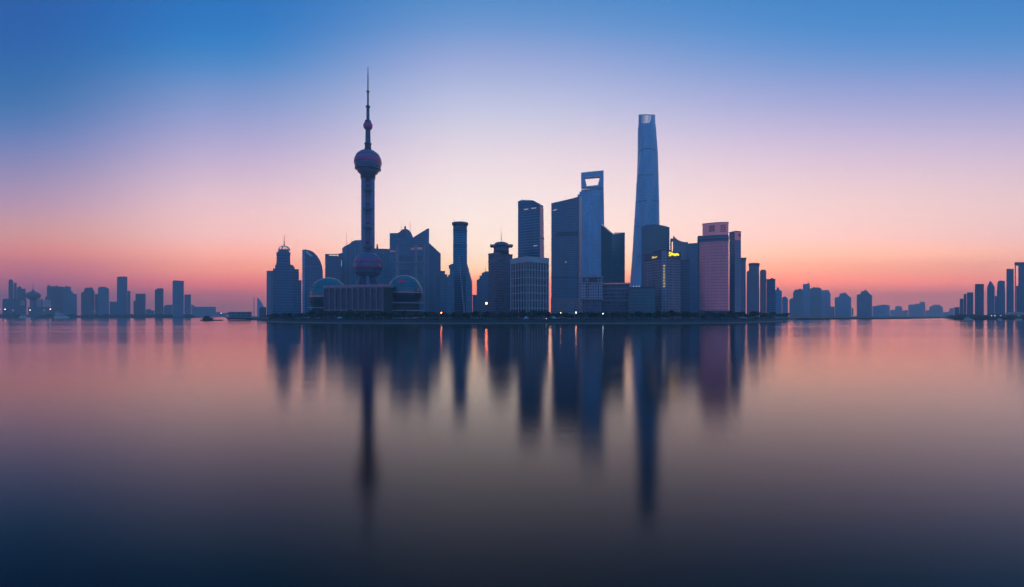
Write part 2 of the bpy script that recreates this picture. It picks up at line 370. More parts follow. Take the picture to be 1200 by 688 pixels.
def text_mesh(body, name):
    c = bpy.data.curves.new(name, 'FONT'); c.body = body; c.align_x = 'CENTER'; c.align_y = 'CENTER'; c.extrude = .04; c.resolution_u = 3
    o = bpy.data.objects.new(name, c); COL.objects.link(o)
    bpy.context.view_layer.update()
    me = bpy.data.meshes.new_from_object(o.evaluated_get(bpy.context.evaluated_depsgraph_get()))
    bpy.data.objects.remove(o); bpy.data.curves.remove(c)
    xs = [v.co.x for v in me.vertices] or [0, 1]; ys = [v.co.y for v in me.vertices] or [0, 1]
    return me, (min(xs), max(xs), min(ys), max(ys))
def sign(name, body, mat, root, origin, right, width, height, depth=.6):
    """raised letters on a wall: origin is the middle of the lettering, right its reading direction"""
    me, (x0, x1, y0, y1) = text_mesh(body, name)
    r = Vector((right[0], right[1], 0)).normalized(); out = Vector((r.y, -r.x, 0)); ro = parent_origin(root)
    for v in me.vertices:
        a = ((v.co.x - (x0 + x1) / 2) / (x1 - x0)) * width; b = ((v.co.y - (y0 + y1) / 2) / (y1 - y0)) * height
        v.co = Vector(origin) + r * a + Vector((0, 0, b)) + out * (v.co.z / .04 * depth * .5 + depth * .5) - ro
    me.materials.clear(); me.materials.append(M[mat])
    o = bpy.data.objects.new(name, me); COL.objects.link(o); o.parent = root
    return o

# ------------------------------------------------------------------ setting: river, banks, haze
def flat(name, pts, z0, z1, mat, kind='structure'):
    return tag(MB().prism([Vector(p) for p in pts], z0, z1).build(name, mat), kind=kind)
BIG = 6500
w = MB().add([(-BIG, -400, 0), (BIG, -400, 0), (BIG, BIG, 0), (-BIG, BIG, 0)], [(0, 1, 2, 3)]).build('water', 'water'); tag(w, kind='structure')
edge = [(300, 900), (312, 700), (335, 620), (380, 565), (450, 537), (530, 528), (620, 526), (720, 528), (800, 538), (850, 560), (885, 620), (908, 720), (922, 860), (930, 1010)]
near = [Vector(xy(*e)) for e in edge]
bank = near + [Vector(xy(1000, 1120)), Vector(xy(1060, 1250)), Vector(xy(1104, 1650)), Vector(xy(1112, 1300)), Vector(xy(1118, 1060)), Vector(xy(1200, 980)), Vector(xy(1420, 900)),
       Vector((6300, 3000)), Vector((6300, 6300)), Vector((-6300, 6300)), Vector((-6300, 3000)), Vector(xy(-300, 1700)), Vector(xy(-40, 1850)), Vector(xy(60, 1900)), Vector(xy(160, 1950)), Vector(xy(226, 2000)), Vector(xy(240, 3300)), Vector(xy(262, 3300)), Vector(xy(266, 1500))]
flat('ground', bank, -.6, GZ, 'bank')
# paved promenade, sea wall and the low pale landing ledge along the near bank
def strip(pts, inner, outer):
    """ribbon along an open line, offsets towards the land (+) or the water (-)"""
    a, b = [], []
    for i, p in enumerate(pts):
        t = (pts[min(i + 1, len(pts) - 1)] - pts[max(i - 1, 0)]).normalized(); nrm = Vector((-t.y, t.x))
        a.append(p + nrm * outer); b.append(p + nrm * inner)
    return a, b
def ribbon(name, pts, outer, inner, z0, z1, mat, **kw):
    a, b = strip(pts, inner, outer); m = MB()
    n = len(pts)
    vs = [(p.x, p.y, z) for z in (z0, z1) for q in (a, b) for p in q]
    fs = []
    for i in range(n - 1):
        A, B, C, D = i, i + n, i + 2 * n, i + 3 * n
        fs += [(A, A + 1, C + 1, C), (B, D, D + 1, B + 1), (C, C + 1, D + 1, D), (A, B, B + 1, A + 1)]
    fs += [(0, 2 * n, 3 * n, n), (n - 1, 2 * n - 1, 4 * n - 1, 3 * n - 1)]
    return tag(m.add(vs, fs).build(name, mat), **kw)
ribbon('promenade', near, .3, 16, GZ - .02, GZ + .012, 'concrete', kind='structure')
ribbon('quay_wall', near, -.9, .28, -.5, GZ + .9, 'concrete_dark', kind='structure')
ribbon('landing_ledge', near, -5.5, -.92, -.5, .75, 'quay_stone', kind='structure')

def haze_box():
    m = bpy.data.materials.new('haze'); m.use_nodes = True; n = m.node_tree.nodes; n.clear()
    v = n.new("ShaderNodeVolumePrincipled"); v.inputs["Density"].default_value = HAZE_DENSITY
    v.inputs["Color"].default_value = (.70, .85, .94, 1); v.inputs["Density Attribute"].default_value = ""
    v.inputs["Anisotropy"].default_value = 0.15
    o = n.new("ShaderNodeOutputMaterial"); m.node_tree.links.new(v.outputs[0], o.inputs["Volume"])
    e = BIG + 20
    b = MB().prism([Vector((-e, -420)), Vector((e, -420)), Vector((e, e)), Vector((-e, e))], -1.6, 690).build('haze', m)
    tag(b, 'thin blue morning haze over the river and the city', 'haze', kind='stuff')
haze_box()

# ------------------------------------------------------------------ small builders for towers
def aerial(root, px, top, base, Y, r=.5, mat='metal_dark', name='antenna'):
    x, y = xy(px, Y)
    return MB().tube((x, y, zat(base, Y)), (x, y, zat(top, Y)), r, r * .35, 6).build(name, mat, root)
def block(name, label, cat, px0, px1, top, Y, mat, D=None, plan=None, hut=None, cap=None, group=None, podium=None):
    """plain high-rise: body, roof parapet, plant room"""
    plan = plan or rect(px0, px1, Y, D or max(14, (px1 - px0) / F * Y * .8))
    c = centre(plan); z1 = zat(top, plan[0].y if len(plan) == 4 and plan[1].y > plan[0].y + 1e9 else Y)
    root = thing(name, label, cat, (c.x, c.y, GZ - .5), group)
    MB().prism(plan, GZ - .5, z1 - 1.4).build('body', mat, root)
    MB().prism(grow(plan, .35), z1 - 1.38, z1).build('parapet', 'roof_dark' if cap is None else cap, root)
    if hut:
        k, h, dx = hut
        MB().prism(inset_box(plan, k, dx), z1 - .02, z1 + h).build('plant_room', 'concrete_dark', root)
    return root, plan, z1
def outline(name, label, cat, prof, Y, mat, D, group=None, base=None):
    """high-rise whose front has a stepped, curved or sloping outline"""
    pxs = [p[0] for p in prof]; ref = facing((min(pxs) + max(pxs)) / 2, Y)
    q = ref[0] + ref[1] * (D / 2)
    root = thing(name, label, cat, (q.x, q.y, GZ - .5), group)
    b = base if base is not None else HY + (CAMZ - GZ + .5) / Y * F
    full = [(prof[0][0], b)] + list(prof) + [(prof[-1][0], b)]
    MB().slab(full, ref, D).build('body', mat, root)
    return root, ref
def panel(root, ref, px0, py0, px1, py1, push, D, name, mat):
    return MB().slab([(px0, py1), (px0, py0), (px1, py0), (px1, py1)], ref, D, push).build(name, mat, root)


# ================================================================== the middle of the skyline, from its left end
def hut_on(root, plan, z, k, h, mat='concrete_dark', name='plant_room'):
    return MB().prism(inset_box(plan, k), z, z + h).build(name, mat, root)

# --- stepped tower with an open crown and spire
def crown_tower():
    Y = 720; ref = facing(333, Y); q = ref[0] + ref[1] * 22
    root = thing('crowned_tower', 'stepped dark blue tower topped by an open arched crown and a thin spire', 'tower', (q.x, q.y, 2.5))
    b = 376
    def sl(pr, push, D, name, mat): return MB().slab(pr, ref, D, push).build(name, mat, root)
    main = sl([(320, b), (320, 314.5), (322.3, 314.5), (322.3, 310.5), (343.5, 310.5), (343.5, 312.5), (345.3, 312.5), (345.3, b)], 0, 42, 'body', 'glass_deep')
    sl([(312.3, b), (312.3, 317.2), (320, 316.8), (320, b)], 5, 32, 'side_wing', 'stone_mauve')
    sl([(345.3, b), (345.3, 315), (350.4, 315), (350.4, b)], 6, 30, 'side_wing', 'glass_blue')
    sl([(350.4, b), (350.4, 328), (353.6, 328), (353.6, b)], 9, 24, 'side_wing', 'glass_blue')
    sl([(323.8, 310.4), (324.2, 297.5), (326.2, 293.2), (338.2, 293.2), (340.0, 297.5), (340.4, 310.4)], 3, 34, 'upper_storeys', 'glass_blue')
    for y in (309.3, 296.2): sl([(323.6, y), (323.6, y - .8), (340.6, y - .8), (340.6, y)], 2.6, 34.8, 'band_course', 'stone_blue')
    c = ref[0] + ref[1] * 20; k = c.y / F
    cr = MB(); R0 = 6.3 * k; z0 = zat(293.2, c.y); zt = zat(288.2, c.y)
    for i in range(8):
        a = 2 * math.pi * i / 8 + .2; pr = None
        for s in range(7):
            t = R(90 * s / 6); p = (c.x + R0 * math.cos(t) * math.cos(a), c.y + R0 * math.cos(t) * math.sin(a), z0 + (zt - z0) * math.sin(t))
            if pr: cr.tube(pr, p, .55, .55, 6)
            pr = p
    cr.lathe((c.x, c.y), [(R0 - .5, z0), (R0 + .5, z0), (R0 + .5, z0 + 1), (R0 - .5, z0 + 1)], 24)
    cr.build('crown', 'metal_pale', root)
    m = MB().tube((c.x, c.y, zt - .5), (c.x, c.y, zat(282, c.y)), .9, .6).tube((c.x, c.y, zat(282, c.y)), (c.x, c.y, zat(275.5, c.y)), .5, .15)
    m.build('spire', 'metal_red', root)
crown_tower()

# --- sail-shaped tower
def sail(name, label, pr, Y, D, mat):
    root, ref = outline(name, label, 'tower', pr, Y, mat, D)
    return root, ref
pr = [(354.3, 293.6), (355.5, 292.6), (358, 292.3)] + [(358 + 20.3 * math.sin(R(t)), 320 - 27.7 * math.cos(R(t)) ** 1.05) for t in (18, 28, 38, 48, 58, 68, 78, 88)] + [(378.5, 330)]
root, ref = sail('sail_tower', 'tower with a quarter round sail-like top beside the crowned tower', pr, 1000, 40, 'glass_blue')
panel(root, ref, 354.1, 292.8, 357.3, 372, -1.2, 3, 'edge_fin', 'glass_pale')
MB().slab([(359, 293.4), (366.5, 300.2), (364, 300.6), (358.6, 295.8)], ref, 2, -.8).build('roof_glazing', 'metal_pale', root)
for yy in (312, 330, 348): panel(root, ref, 354.6, yy, 377.6 if yy > 318 else 376.3, yy + .7, -.5, 1, 'floor_band', 'stone_blue')

# --- flat topped block with a pale roof frame
root, plan, z = block('flat_roof_tower', 'plain flat-roofed tower with a pale slit under its roof frame', 'tower', 381, 399.5, 299.8, 1100, 'glass_blue', 34)
ref = facing(390, 1100)
MB().slab([(381, 299.8), (381, 297.6), (399.5, 297.6), (399.5, 298.5), (385.6, 298.5), (385.6, 299.8)], ref, 3, 0).build('roof_frame', 'glass_deep', root)
MB().slab([(396.6, 299.7), (396.6, 298.52), (399.4, 298.52), (399.4, 299.7)], ref, 3, 0).build('roof_post', 'glass_deep', root)
panel(root, ref, 386, 298.9, 396, 299.7, 8, 1.2, 'roof_light_or_glow', 'strip_white')  # added glowing strip standing in for sky seen through the roof slit

# --- stepped block left of the broadcast tower
root, ref = outline('stepped_tower', 'stepped pale blue tower block half hidden by the broadcast tower shaft', 'tower',
    [(394.5, 304), (397.5, 301), (397.5, 297), (401, 296.5), (401, 291), (403.4, 288.7), (406, 287.5), (410, 285.4), (412, 283), (416, 281.6), (424, 281.2), (424, 281.2)], 1160, 'stone_blue', 45)
aerial(root, 406.2, 271, 288, 1165, .55)
panel(root, ref, 399.8, 305, 400.3, 312, -.6, .5, 'light_strip', 'strip_white')
for x in (404, 410, 416): panel(root, ref, x, 289.5, x + 1.2, 372, -1.2, 1.1, 'pilaster', 'stone_mauve')

# --- low office block glimpsed right of the shaft
root, plan, z = block('mid_rise_block', 'mid-rise block with a small roof finial just right of the broadcast tower shaft', 'building', 439, 457, 291.5, 1120, 'stone_blue', 40)
c = on_plane(441.5, facing(448, 1120)); MB().lathe((c.x, c.y + 4), [(2.2, z - .02), (2.2, z + 5), (1.2, z + 7), (1.8, z + 9), (.2, z + 12)], 10).build('roof_finial', 'concrete_dark', root)
panel(root, facing(448, 1120), 448.6, 296.5, 449.8, 303, -.6, .5, 'light_strip', 'strip_warm')

# --- broadcast tower
def broadcast_tower():
    Y = 884; k = Y / F; cx, cy = xy(431.2, Y); P = (cx, cy)
    Z = lambda py: zat(py, Y)
    root = thing('broadcast_tower', 'tall broadcast tower with two big spheres threaded on its concrete shafts and a needle mast', 'tower', (cx, cy, 2.5))
    d = ray(431.2).normalized(); r = Vector((d.y, -d.x)); Rs = 8.6 * k / 2 * 1.12
    cols = []
    for a in (-150, -30, 90):
        v = r * math.cos(R(a)) + d * math.sin(R(a)); q = (cx + v.x * 5.6 * k, cy + v.y * 5.6 * k); cols.append(q)
        MB().lathe(q, [(2.75 * k, 2.5), (2.75 * k, Z(196))], 24).build('column', 'tower_concrete', root, True)
    MB().lathe(P, [(3.9 * k, 2.5), (3.9 * k, Z(197))], 20).build('lift_core', 'stone_dark', root, True)
    for y in (216.5, 238.5, 260.5, 283):
        pd = MB().ball((cx, cy, Z(y)), 4.9 * k, -90, 90, 24, 12).build('pod', 'sphere_blue', root, True)
        MB().ball((cx, cy, Z(y)), 4.9 * k + .3, -2, 28, 24, 4).build('rose_band', 'sphere_rose', pd, True)
        MB().lathe(P, [(7.2 * k, Z(y + 8)), (7.5 * k, Z(y + 8)), (7.5 * k, Z(y + 6.6)), (7.2 * k, Z(y + 6.6))], 24).build('tie_ring', 'tower_steel', root)
    for a in (-160, -90, -20, 40, 140):
        v = r * math.cos(R(a)) + d * math.sin(R(a))
        MB().tube((cx + v.x * 27 * k, cy + v.y * 27 * k, 2.5), (cx + v.x * 7 * k, cy + v.y * 7 * k, Z(320)), 2.6 * k, 2.3 * k, 16).build('leg', 'tower_concrete', root, True)
    # lower sphere: blue glass with two rose bands
    for (yc, rr, bands, nm) in ((311.5, 16.3, ((3.2, 8.2), (-3.0, -1.0)), 'lower_sphere'), (190.8, 15.5, ((-1.0, 5.4), (8, 10)), 'upper_sphere')):
        zc = Z(yc); rad = rr * k
        sp = MB().ball((cx, cy, zc), rad, -72, 78, 48, 26).build(nm, 'sphere_blue', root, True)
        for lo, hi in bands:
            a0, a1 = math.degrees(math.asin(lo / rr)), math.degrees(math.asin(hi / rr))
            MB().ball((cx, cy, zc), rad + .35, a0, a1, 48, 6).build('rose_band', 'sphere_rose', sp, True)
        MB().lathe(P, [(rad * .93, zc - rad * .50), (rad * .955, zc - rad * .50), (rad * .955, zc - rad * .42), (rad * .93, zc - rad * .42)], 48).build('gallery_ring', 'tower_steel', sp)
    MB().lathe(P, [(8.6 * k, Z(297)), (14.4 * k, Z(304)), (14.4 * k, Z(304.6)), (8.6 * k, Z(304.6))], 40).build('sphere_roof', 'tower_concrete', root, True)
    MB().lathe(P, [(8.2 * k, Z(210)), (8.6 * k, Z(204.5)), (11.6 * k, Z(202.3)), (11.6 * k, Z(200.8)), (8 * k, Z(200.8))], 40).build('sphere_base_ring', 'tower_steel', root, True)
    MB().lathe(P, [(3.9 * k, Z(178)), (3.5 * k, Z(169.5)), (4.2 * k, Z(169.2)), (4.2 * k, Z(168)), (3.0 * k, Z(167.6)), (2.8 * k, Z(152))], 24).build('neck', 'tower_steel', root, True)
    MB().ball((cx, cy, Z(147.6)), 5.4 * k, -80, 80, 32, 16).build('small_sphere', 'sphere_rose', root, True)
    MB().lathe(P, [(3.6 * k, Z(143.6)), (3.6 * k, Z(141.6)), (1.9 * k, Z(141.2)), (1.7 * k, Z(126)), (2.7 * k, Z(125.6)), (2.7 * k, Z(124.6)), (1.1 * k, Z(124.2)), (1.0 * k, Z(108.2)), (1.9 * k, Z(107.8)), (1.9 * k, Z(107)), (.75 * k, Z(106.6)), (.62 * k, Z(88.5))], 16).build('mast', 'tower_steel', root, True)
    MB().lathe(P, [(.5 * k, Z(88.6)), (.32 * k, Z(78.5))], 8).build('needle', 'metal_dark', root)
    MB().lathe(P, [(30 * k, 2.5), (30 * k, Z(362)), (18 * k, Z(356))], 40).build('entrance_hall', 'concrete', root)
broadcast_tower()

# --- twin-gabled office pair behind the right dome
def gabled_pair():
    Y = 1010; ref = facing(486, Y); q = ref[0] + ref[1] * 30; b = 376
    root = thing('twin_office_tower', 'broad pale blue office pair, one half domed and the other half sharply slanted on top', 'building', (q.x, q.y, 2.5))
    def sl(pr, push, D, name, mat): return MB().slab(pr, ref, D, push).build(name, mat, root)
    sl([(456.6, b), (456.6, 273.2), (466.3, 273.2), (466.3, 278), (484.6, 278.6), (484.6, b)], 0, 60, 'body', 'stone_blue')
    cz = ref[0] + ref[1] * 20; cc = on_plane(474.8, (cz, ref[1], ref[2])); k = cc.y / F
    cr = MB().slab([(466.3, 278), (466.3, 272), (468.5, 271), (469.5, 269.5), (474.7, 267), (479, 269), (482, 272.5), (484.5, 279)], ref, 34, 6).build('domed_crown', 'glass_blue', root)
    MB().lathe((cc.x, cc.y), [(1.3 * k, zat(267.6, cc.y)), (1.1 * k, zat(266, cc.y)), (.3 * k, zat(264.6, cc.y))], 10).build('finial', 'concrete_dark', root)
    sl([(484.6, b), (484.6, 278.6), (500.8, 268.6), (502.8, 268.4), (502.8, b)], -8, 66, 'slanted_wing', 'stone_blue')
    sl([(502.8, b), (502.8, 284.2), (516.6, 297), (516.6, b)], 4, 50, 'lower_wing', 'glass_blue')
    sl([(444, b), (444, 296.5), (456.6, 296.5), (456.6, b)], 6, 50, 'side_wing', 'stone_blue')
    for x0, x1 in ((464.2, 467.4), (486, 489), (495.5, 498)): sl([(x0, 372), (x0, 288), (x1, 288), (x1, 372)], -9.6 if x0 > 484.6 else -1.4, 1.5, 'pilaster', 'stone_mauve')
    for y in (308.3, 331): 
        sl([(456.4, y + 1.2), (456.4, y), (484.5, y - 1), (484.5, y + .2)], -2.2, 2.1, 'band_course', 'stone_mauve')
        sl([(484.7, y + .2), (484.7, y - 1), (497, y - .6), (497, y + .6)], -10.4, 2.3, 'band_course', 'stone_mauve')
    sl([(457, 295.6), (457, 293.6), (463.6, 293.6), (463.6, 295.6)], -.9, .8, 'rose_panel', 'rose_panel')
    sl([(481.5, 293), (481.5, 290.6), (484.5, 290.6), (484.5, 293)], -.9, .8, 'rose_panel', 'rose_panel')
    sl([(484.7, 293), (484.7, 290.4), (494.8, 290.6), (494.8, 293.2)], -8.9, .8, 'rose_panel', 'rose_panel')
    for x0, x1, y in ((468.5, 481, 300), (468.5, 481, 316), (489.5, 495, 300), (489.5, 495, 316)):
        sl([(x0, y + 6), (x0, y), (x1, y), (x1, y + 6)], -8.7 if x0 > 484.6 else -.7, .6, 'glazed_bay', 'glass_deep')
    aerial(root, 470.2, 261, 271.5, Y + 30, .5); aerial(root, 480.6, 258.5, 271.5, Y + 30, .5)
gabled_pair()
root, ref = outline('low_stepped_block', 'low stepped block between the slanted office pair and the bottle-shaped tower', 'building', [(515, 317.5), (521.5, 317.5), (521.5, 321.5), (524, 321.5), (524, 324.5), (526.5, 324.5)], 960, 'glass_blue', 30)

# --- bottle-shaped tower
def bottle_tower():
    Y = 850; cx, cy = xy(539.2, Y); k = cy / F; P = (cx, cy); Z = lambda p: zat(p, Y)
    root = thing('bottle_tower', 'slim round tower with a flat rimmed cap, flaring towards its foot like a bottle', 'tower', (cx, cy, 2.5))
    MB().lathe(P, [(8.2 * k, 2.5), (8.2 * k, Z(264.2))], 40).build('shaft', 'glass_blue', root, True)
    MB().lathe(P, [(8.2 * k, Z(265)), (9.5 * k, Z(263.6)), (9.6 * k, Z(261.4)), (8.9 * k, Z(261.2)), (8.9 * k, Z(262))], 40).build('rim_cap', 'stone_dark', root)
    for y in (270, 288): MB().lathe(P, [(8.3 * k, Z(y + 1)), (8.45 * k, Z(y + 1)), (8.45 * k, Z(y)), (8.3 * k, Z(y))], 40).build('floor_band', 'stone_dark', root)
    ref = facing(539.2, Y)
    MB().slab([(531.5, 376), (531.5, 309), (546.6, 306.5), (553.2, 331), (553.6, 376)], ref, 22, -5 * k).build('flared_base', 'stone_blue', root)
    MB().slab([(524.6, 376), (524.8, 323.5), (527.2, 321.5), (527.2, 316), (525.6, 312.5), (526.2, 311), (530.6, 309.6), (531.5, 309.4), (531.5, 376)], ref, 18, -3.5 * k).build('side_wing', 'stone_blue', root)
    MB().slab([(543.8, 374), (537.2, 300), (538.4, 300), (545.6, 374)], ref, 4, -9 * k).build('front_fin', 'stone_mauve', root)
    aerial(root, 532.8, 256, 261.2, Y, .35)
bottle_tower()
block('low_office_block', 'low dark block in the narrow orange gap right of the bottle-shaped tower', 'building', 553.8, 559, 345.5, 940, 'glass_deep', 20)
root, ref = outline('stepped_mid_block', 'small stepped tower with a short mast left of the brimmed dark tower', 'building', [(558.6, 328.5), (562, 326.5), (562, 323.4), (564.5, 322.8), (564.5, 320), (567, 319.2), (569, 318), (573, 318)], 980, 'glass_blue', 40)
aerial(root, 569, 312.5, 318.4, 985, .5)

# --- dark tower with brim and dome
def brim_tower():
    Y = 680; cx, cy = xy(587.4, Y + 16); k = cy / F; P = (cx, cy); Z = lambda p: zat(p, cy)
    plan = corner(572.3, 581, 600.5, Y, 40)
    root = thing('brimmed_tower', 'dark stone tower whose drum wears a low dome over a projecting pointed brim', 'tower', (cx, cy, 2.5))
    MB().prism(plan, 2.5, Z(299)).build('body', 'stone_dark', root)
    MB().prism(grow(plan, .5), Z(299) + .02, Z(297.6)).build('parapet', 'stone_rose', root)
    MB().prism(grow(plan, .25), Z(309), Z(305.5)).build('dark_band', 'glass_deep', root)
    MB().lathe(P, [(8.9 * k, Z(298)), (8.9 * k, Z(289.6))], 32).build('drum', 'stone_dark', root, True)
    ref = facing(587.4, cy)
    MB().slab([(574.2, 288.3), (575.2, 287.3), (600, 287.3), (601.2, 288.3), (600, 289.5), (575.2, 289.5)], ref, 16, -8).build('brim', 'stone_rose', root)
    MB().lathe(P, [(9.2 * k, Z(289.6)), (9.0 * k, Z(287.2)), (7.8 * k, Z(285.4)), (5.6 * k, Z(284.2)), (3 * k, Z(283.6)), (.2 * k, Z(283.4))], 32).build('dome', 'stone_dark', root, True)
    MB().tube((cx, cy, Z(283.6)), (cx, cy, Z(274)), .5, .3).tube((cx, cy, Z(274)), (cx, cy, Z(266)), .25, .1).build('antenna', 'metal_red', root)
brim_tower()

# --- white grid office block
def grid_block():
    Y = 600; plan = corner(598, 616.8, 643.4, Y, 36); L, C, Rt, B = plan
    c = centre(plan); ztop = zat(300.2, Y)
    root = thing('grid_office_block', 'square office block with a white grid of piers and a blank white top', 'building', (c.x, c.y, 2.5))
    inner = grow(plan, -1.6)
    MB().prism(inner, 2.5, ztop - 8).build('core', 'concrete_dark', root)
    MB().prism(plan, ztop - 7.2, ztop).build('blank_attic', 'white_frame', root)
    MB().prism(grow(plan, -.1), 2.5, 8.2).build('ground_floor', 'stone_dark', root)
    z0, zt, rows = 8.3, ztop - 7.25, 7; fh = (zt - z0) / rows
    for a, b, n in ((L, C, 6), (C, Rt, 8)):
        t = (b - a).normalized(); Ln = (b - a).length; nrm = Vector((t.y, -t.x)); bw = Ln / n
        g = MB(); pw = .55
        for i in range(n + 1):
            ww = 1.3 if i in (0, n) else pw
            s0 = max(0, i * bw - ww); s1 = min(Ln, i * bw + ww)
            if i == 0: s1 = 1.7
            if i == n: s0 = Ln - 1.7
            p0, p1 = a + t * s0, a + t * s1
            g.prism([p0, p1, p1 - nrm * 1.5, p0 - nrm * 1.5], z0, zt)
        g.build('pier_row', 'white_frame', root)
        f = MB()
        for j in range(rows):
            p0, p1 = a + nrm * .25 + t * .05, b + nrm * .25 - t * .05
            f.prism([p0, p1, p1 - nrm * 1.7, p0 - nrm * 1.7], z0 + j * fh - .35, z0 + j * fh + .55)
        f.build('floor_bands', 'white_frame', root)
        for i in range(n):
            for j in range(rows):
                p0, p1 = a + t * (i * bw + .6) - nrm * .9, a + t * ((i + 1) * bw - .6) - nrm * .9
                MB().prism([p0, p1, p1 - nrm * .3, p0 - nrm * .3], z0 + j * fh + .6, z0 + (j + 1) * fh - .4).build('window', 'window_glass', root)
grid_block()

# --- tall tower behind it, rose right wall
def chamfer_tower():
    Y = 720; plan = corner(607, 632.6, 638.2, Y, 64); L, C, Rt, B = plan; c = centre(plan)
    root = thing('chamfered_tower', 'tall blue glass tower with a warm rose right wall rising behind the white grid block', 'tower', (c.x, c.y, 2.5))
    zt = zat(241.5, Y)
    top = [L, C, C + (Rt - C) * .72, B - (Rt - C) * .28]
    MB().prism(plan, 2.5, zt, top).build('body', 'glass_blue', root)
    up = lambda p, y: (p.x, p.y, zat(y, p.y))
    t2 = [top[0], top[0] + (C - L) * .7, C, top[2], top[3]]
    zs = [236.0, 234.8, 240.2, 241, 234]
    n = 5; m = MB().add([(p.x, p.y, zt - .5) for p in t2] + [(p.x, p.y, zat(y, p.y)) for p, y in zip(t2, zs)], [tuple(range(n)), tuple(range(n, 2 * n))] + [(i, (i + 1) % n, n + (i + 1) % n, n + i) for i in range(n)])
    m.build('sloping_crown', 'glass_deep', root)
    nrm = Vector(((Rt - C).normalized().y, -(Rt - C).normalized().x))
    a, b, a2, b2 = C + nrm * .3, Rt + nrm * .3, C + nrm * .3, top[2] + nrm * .3
    s = 1.2
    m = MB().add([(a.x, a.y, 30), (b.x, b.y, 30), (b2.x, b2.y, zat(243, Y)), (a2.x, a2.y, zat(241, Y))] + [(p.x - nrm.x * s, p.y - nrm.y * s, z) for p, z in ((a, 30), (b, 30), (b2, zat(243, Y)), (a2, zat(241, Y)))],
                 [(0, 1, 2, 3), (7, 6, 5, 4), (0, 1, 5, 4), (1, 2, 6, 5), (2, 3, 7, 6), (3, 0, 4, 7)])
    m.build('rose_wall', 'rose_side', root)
    p0, p1 = C + (Rt - C) * .22 + nrm * .6, C + (Rt - C) * .85 + nrm * .6
    MB().prism([p0, p1, p1 - nrm * .5, p0 - nrm * .5], zat(280, Y), zat(277, Y)).build('louvre_panel', 'glass_deep', root)
    tt = (C - L).normalized(); nf = Vector((tt.y, -tt.x))
    for f0, f1, y, mt in ((.62, .84, 243, 'strip_warm'), (.28, .48, 243.2, 'strip_warm'), (.72, .88, 287.5, 'strip_warm')):
        p0, p1 = L + (C - L) * f0 + nf * .3, L + (C - L) * f1 + nf * .3
        MB().prism([p0, p1, p1 - nf * .3, p0 - nf * .3], zat(y + .6, Y), zat(y - .3, Y)).build('lit_window', mt, root)
    for y in (270,):
        p0, p1 = L + nf * .3, C + nf * .3
        MB().prism([p0, p1, p1 - nf * .25, p0 - nf * .25], zat(y + 1, Y), zat(y, Y)).build('floor_band', 'glass_deep', root)
chamfer_tower()

# --- big dark slab left of the opener tower
def slab_tower():
    Y = 1000; plan = corner(646, 678.6, 682, Y, 80); L, C, Rt, B = plan; c = centre(plan)
    root = thing('broad_slab_tower', 'broad dark blue slab tower with a roof rising to the right and dark storey bands', 'tower', (c.x, c.y, 2.5))
    ref = facing(662, Y)
    MB().prism(plan, 2.5, zat(240, Y)).build('body', 'glass_deep', root)
    t = (C - L).normalized(); nf = Vector((t.y, -t.x))
    q = [L, C, Rt, B]; zs = [238.2, 230.6, 231, 237]
    MB().add([(p.x, p.y, zat(240, Y) + .02) for p in q] + [(p.x, p.y, zat(y, p.y)) for p, y in zip(q, zs)], [(0, 1, 2, 3), (4, 5, 6, 7), (0, 1, 5, 4), (1, 2, 6, 5), (2, 3, 7, 6), (3, 0, 4, 7)]).build('sloping_crown', 'glass_deep', root)
    for y0, y1, f0, f1 in ((271, 272.6, .18, .98), (274, 275.8, .18, .98), (324, 325.2, 0, 1)):
        p0, p1 = L + (C - L) * f0 + nf * .35, L + (C - L) * f1 + nf * .35
        MB().prism([p0, p1, p1 - nf * .3, p0 - nf * .3], zat(y1, Y), zat(y0, Y)).build('storey_band', 'roof_dark', root)
    for f0, f1, y in ((.06, .16, 244.3), (.12, .22, 243.6), (.5, .56, 306.5)):
        p0, p1 = L + (C - L) * f0 + nf * .35, L + (C - L) * f1 + nf * .35
        MB().prism([p0, p1, p1 - nf * .3, p0 - nf * .3], zat(y + .5, Y), zat(y - .3, Y)).build('lit_window', 'strip_warm', root)
    p0, p1 = L + (C - L) * .02 + nf * 9, L + (C - L) * 1.02 + nf * 9
    MB().prism([p0, p1, p1 - nf * 8.5, p0 - nf * 8.5], 2.5, zat(349, Y)).build('podium', 'stone_rose', root)
    for f in (.16, .30, .42): 
        p = L + (C - L) * f + nf * -8; MB().tube((p.x, p.y, zat(238, Y)), (p.x, p.y, zat(234.0 - f * 3, Y)), .5, .4).build('roof_mast', 'metal_dark', root)
slab_tower()
# --- tower with roof notches between slab and opener
root, ref = outline('notched_roof_tower', 'narrow tower with a notched roofline squeezed between the broad slab and the opener-shaped tower', 'tower', [(673, 231.5), (676.8, 230.8), (676.8, 228), (679, 227.6), (679, 224.6), (684, 224.2), (690, 224.2)], 1300, 'glass_sky', 45)

